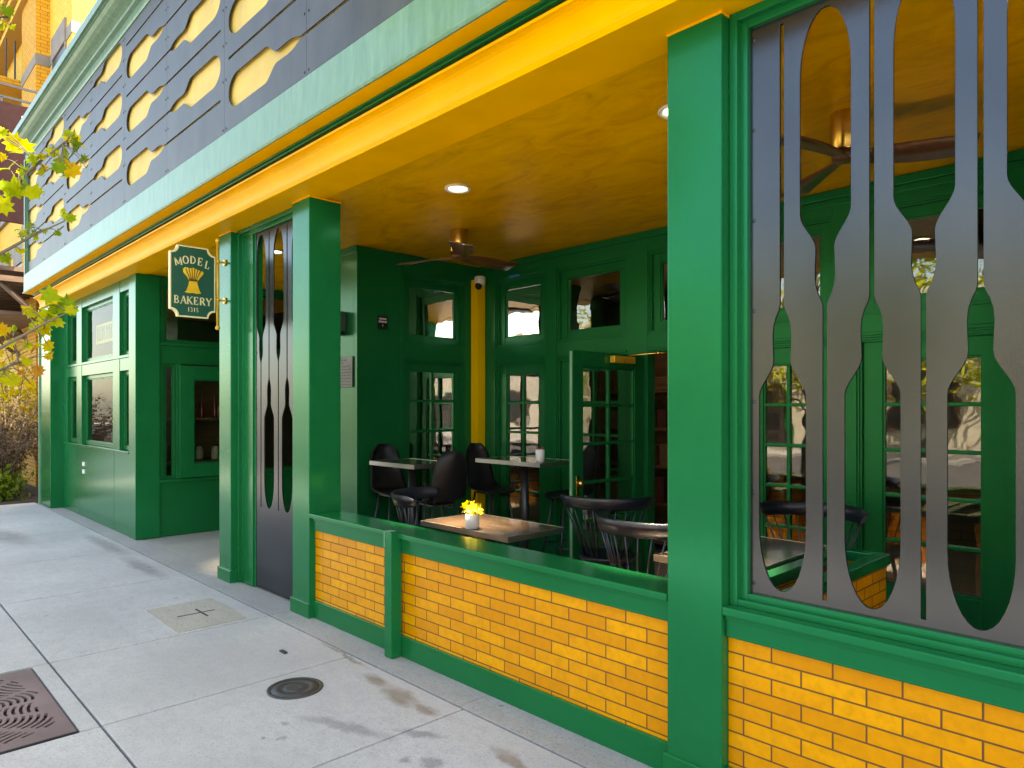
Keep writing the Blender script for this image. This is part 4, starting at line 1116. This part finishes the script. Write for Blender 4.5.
# ---------------------------------------------------------------- planting
def leafcard(mb, c, size, nrm, mi=0, lobed=True):
    nrm = Vector(nrm).normalized(); a = nrm.orthogonal().normalized(); a = Matrix.Rotation(random.uniform(0,2*PI), 3, nrm) @ a; b = nrm.cross(a)
    if lobed:
        prof = [(0,-.5),(.14,-.34),(.42,-.40),(.36,-.16),(.60,.02),(.34,.10),(.36,.34),(.16,.26),(0,.62)]
        pr = prof + [(-x, y) for x, y in reversed(prof[1:-1])]
        cen = mb.bm.verts.new(c)
        vs = [mb.bm.verts.new(c + a*(x*size) + b*(y*size) + nrm*(size*(.34*abs(x)*random.uniform(.4,1.5) - .30*y*y*random.uniform(0,1.6)))) for x, y in pr]
        for k in range(len(vs)):
            f = mb.bm.faces.new([cen, vs[k], vs[(k+1)%len(vs)]]); f.material_index = mi; f.smooth = True
    else:
        f = mb.bm.faces.new([mb.bm.verts.new(c+a*x*size+b*y*size) for x, y in ((0,-.5),(.3,0),(0,.5),(-.3,0))]); f.material_index = mi
def rnd_dir(): return Vector((random.gauss(0,1), random.gauss(0,1), random.gauss(0,1))).normalized()

# the street tree in the grate: trunk just outside the frame, lower twigs reach in
TX, TY = (GX0+GX1)/2, (GY0+GY1)/2
def street_tree():
    t = thing('street_tree', 'plane tree with green and yellow lobed leaves growing from the tree grate', 'tree', (TX,TY,0))
    g = MB(); tp = [(TX,TY,-.05),(TX-.02,TY+.01,.6),(TX+.02,TY-.02,1.6),(TX-.03,TY-.06,2.8),(TX,TY-.12,4.2),(TX-.05,TY-.2,6.2)]
    g.tube(tp, .085, 12, .035); at(t, g, 'trunk', M_bark)
    L = MB(); BR = MB()
    clusters = [  # (px, py, size px, material) measured leaf positions, then given a depth around the tree
     [(22,150,30,0),(8,168,24,0),(38,160,24,0),(16,188,26,0),(4,205,24,0),(34,192,24,0),(46,172,20,0),(66,158,36,0),(76,146,24,0),(52,152,16,0),(84,160,16,0),(3,135,16,0),(26,172,18,0),(60,168,18,0)],
     [(68,217,17,0),(44,231,9,0),(58,233,9,0),(30,228,18,0),(24,236,14,0),(21,251,12,0),(6,258,15,0),(36,236,11,0)],
     [(52,298,26,0),(64,306,24,0),(46,318,22,0),(56,322,18,0),(32,312,16,1),(74,308,12,0),(44,330,18,1),(34,326,15,0),(48,346,15,1),(28,346,13,0),(41,338,12,0)],
     [(4,330,20,1),(10,344,16,1),(18,358,16,2),(38,371,15,2),(12,380,20,1),(3,372,15,1),(27,362,12,1),(48,357,11,1),(30,384,12,1),(20,372,10,2),(6,394,12,1),(34,350,12,2),(14,328,10,0)],
     [(9,12,15,0),(3,26,13,0),(13,27,10,0),(2,8,12,0)]]
    base = [(TX+.0,TY-.02,2.1),(TX,TY-.03,2.0),(TX+.01,TY-.02,1.55),(TX,TY,1.5),(TX,TY-.08,3.4)]
    for ci, cl in enumerate(clusters):
        dep = 3.55 + .12*ci
        pts3 = []
        for (px, py, s, mi) in cl:
            d = dep + random.uniform(-.14,.14); pts3.append((ray(px, py, d), s*d/F*.86, mi))
            for _ in range(2):
                if random.random() < .75: pts3.append((ray(px+random.uniform(-.5,.35)*s, py+random.uniform(-.5,.5)*s, d+random.uniform(-.1,.1)), s*d/F*random.uniform(.35,.65), random.choice((mi, mi, 1))))
        cen = sum((p for p, _, _ in pts3), Vector())/len(pts3)
        b0 = Vector(base[ci]); far = max(pts3, key=lambda q: (q[0]-b0).length)[0]
        path = [b0, b0.lerp(cen, .5)+Vector((0,0,.05)), cen, cen.lerp(far, .85)]
        BR.tube(path, .014, 6, .003)
        for p, s, mi in pts3:
            # petiole to the nearest spot of the twig
            q = min((path[i].lerp(path[i+1], u/6) for i in range(1, 3) for u in range(7)), key=lambda w: (w-p).length)
            BR.tube([q, q.lerp(p, .6)+Vector((0,0,.012)), p], .0028, 4, .0014)
            nrm = (Vector((-FW.x, -FW.y, .35)) + rnd_dir()*.75)
            leafcard(L, p, s, nrm, mi)
    # upper crown, above and left of the picture
    for k in range(26):
        z0 = random.uniform(2.6,6.0); a = random.uniform(0,2*PI); r = random.uniform(.5,1.5)
        e = Vector((TX+r*math.cos(a), TY-.1+r*math.sin(a), z0+random.uniform(.3,1.0)))
        ok = proj(e)
        if ok and -60 < ok[0] < 1100 and -60 < ok[1] < 800: continue
        BR.tube([(TX,TY-.1,z0-.3), (Vector((TX,TY-.1,z0))+e)/2+Vector((0,0,.08)), e], .022, 6, .005)
        for q in range(48):
            p = e + rnd_dir()*random.uniform(.05,.55)
            pj = proj(p)
            if pj and -25 < pj[0] < 1100 and -25 < pj[1] < 800: continue
            leafcard(L, p, random.uniform(.10,.19), Vector((0,0,1))+rnd_dir()*.8, random.choice((0,0,0,1)))
    at(t, BR, 'branches', M_bark); at(t, L, 'leaves', [M_leafg, M_leafy, M_leafo])
street_tree()
g = MB(); leafcard(g, Vector((-3.62,.62,.012)), .035, Vector((.2,.1,1))); 
tag(g.build('fallen_leaf', M_leafy), 'small yellow fallen leaf on the sidewalk near the tree grate', 'leaf')

def shrub(label, c, rad, h, ntw, nlf, ml, lsz, mtw=None, name='dry_shrub', cat='shrub'):
    t = thing(name, label, cat, (c[0],c[1],0)); tw = MB(); L = MB()
    for k in range(ntw):
        a = random.uniform(0,2*PI); r = rad*math.sqrt(random.random()); b0 = Vector((c[0]+random.gauss(0,.12), c[1]+random.gauss(0,.12), 0))
        e = Vector((c[0]+r*math.cos(a), c[1]+r*math.sin(a), h*random.uniform(.45,1.0)*(1-.35*(r/rad)**2)))
        m_ = b0.lerp(e, .5)+Vector((0,0,.15*h))
        tw.tube([b0, m_, e], .010, 4, .003)
        for q in range(nlf//ntw):
            u = random.uniform(.1,1); p = (b0.lerp(m_, u*2) if u < .5 else m_.lerp(e, u*2-1)) + rnd_dir()*random.uniform(.02,.22)
            if p.z < .02: p.z = .03
            if ml is M_dryleaf and random.random() < .5:
                tw.tube([p, p+rnd_dir()*.14], .0035, 3, .0015)
            leafcard(L, p, random.uniform(.6,1.3)*lsz, rnd_dir(), 0, False)
    at(t, tw, 'twigs', mtw or M_twig); at(t, L, 'leaves', ml)
shrub('dry brown twiggy shrub at the left end of the bakery front', (-15.3,2.05), .95, 2.05, 60, 6000, M_dryleaf, .05)
shrub('second dry twiggy shrub farther along the planting bed', (-17.4,1.9), 1.0, 2.0, 44, 3000, M_dryleaf, .06)
shrub('low leafy green plant at the foot of the dry shrub', (-14.85,2.02), .38, .62, 26, 620, M_lowleaf, .10, M_lowleaf, 'low_plant', 'plant')
shrub('golden leaved shrub behind the dry shrubs under the timber canopy', (-16.4,2.35), .75, 3.0, 34, 1500, M_leafy, .10, None, 'golden_shrub')
g = MB(); g.tube([ray(37,462,13.2), ray(15,398,13.0)], .022, 8); tag(g.build('timber_stake', paint('pale_stake', (.5,.32,.12), .7)), 'pale leaning timber stake beside the dry shrub', 'stake')

# ---------------------------------------------------------------- across the street (what the panes and paint mirror)
def big_tree(x, y, h, rad, label):
    t = thing('street_tree', label, 'tree', (x,y,0), 'trees across the street')
    g = MB(); g.tube([(x,y,-.05),(x+.1,y,h*.3),(x,y+.1,h*.75)], .16, 10, .05)
    L = MB()
    for k in range(74):
        e = Vector((x,y,h*.64)) + Vector((random.gauss(0,.55)*rad, random.gauss(0,.5)*rad, random.gauss(0,.50)*rad)); e.z = max(e.z, 2.0)
        if k < 16: g.tube([(x,y,h*.35+random.uniform(0,.2)*h), (Vector((x,y,h*.5))+e)/2, e], .05, 6, .012)
        for q in range(60): leafcard(L, e+rnd_dir()*random.uniform(.05,.75), random.uniform(.14,.26), Vector((0,0,1))+rnd_dir(), 0, False)
    at(t, g, 'trunk', M_bark); at(t, L, 'crown', M_canopy)
for (x, y, h, rd, lb) in ((-25.5,-12.6,6.9,2.6,'leafy tree across the street, farthest to the left'), (-19.0,-12.8,6.6,2.5,'leafy tree across the street opposite the left end of the bakery'),
        (-13.0,-12.7,7.2,2.6,'leafy tree across the street opposite the bay window'), (-6.6,-12.9,6.4,2.3,'leafy tree across the street opposite the hanging sign'),
        (.5,-12.9,6.6,2.3,'leafy tree across the street opposite the wide steel screen')):
    big_tree(x, y, h, rd, lb)
O = thing('stucco_shop', 'pale stucco shop building across the street', 'building', (-3,-16,0))
g = MB(); g.box(-34,28,-26,-15.6,-.1,5.4); P('wall', g, M_oppwall, O)
g = MB(); g.box(-34.2,28.2,-26,-15.35,5.4,5.75); P('parapet', g, M_white, O)

for k in range(10):
    x = -31+k*5.6; g = MB(); g.box(x,x+2.2,-15.62,-15.5,.05 if k % 3 == 0 else .9,2.5); o = P('window', g, M_green2 if k % 2 else M_redbrown, O)
    g = MB(); g.box(x+.12,x+2.08,-15.5,-15.48,.2 if k % 3 == 0 else 1.02,2.38); g.build('pane', M_blackmetal).parent = o

# ---------------------------------------------------------------- light
w = bpy.data.worlds.new('World'); S.world = w; w.use_nodes = True; nt = w.node_tree
sky = nt.nodes.new('ShaderNodeTexSky'); sky.sky_type = 'NISHITA'; sky.sun_disc = False
SAZ = Vector((.62,.72)); EL = 61
sky.sun_elevation = R(EL); sky.sun_rotation = math.atan2(SAZ.x, SAZ.y)
sky.air_density = 1.0; sky.dust_density = 1.6; sky.ozone_density = 1.0
nt.links.new(sky.outputs[0], nt.nodes['Background'].inputs[0]); nt.nodes['Background'].inputs[1].default_value = .15
sl = bpy.data.lights.new('sun', 'SUN'); sl.energy = 4.5; sl.angle = R(.5); sl.color = (1,.93,.82)
so = bpy.data.objects.new('sun', sl); C.objects.link(so)
sd = Vector((SAZ.x, SAZ.y, 0)).normalized()*math.cos(R(EL)) + Vector((0,0,math.sin(R(EL))))
so.rotation_euler = sd.to_track_quat('Z', 'Y').to_euler()

S.view_settings.view_transform = 'Standard'; S.view_settings.look = 'None'; S.view_settings.exposure = 2.6; S.view_settings.use_white_balance = True; S.view_settings.white_balance_temperature = 8400; S.view_settings.white_balance_tint = 10; S.view_settings.gamma = 1
S.cycles.max_bounces = 10; S.cycles.diffuse_bounces = 5; S.cycles.glossy_bounces = 5; S.cycles.transparent_max_bounces = 16
S.cycles.use_denoising = True; S.cycles.caustics_reflective = False; S.cycles.caustics_refractive = False
S.cycles.sample_clamp_indirect = 6
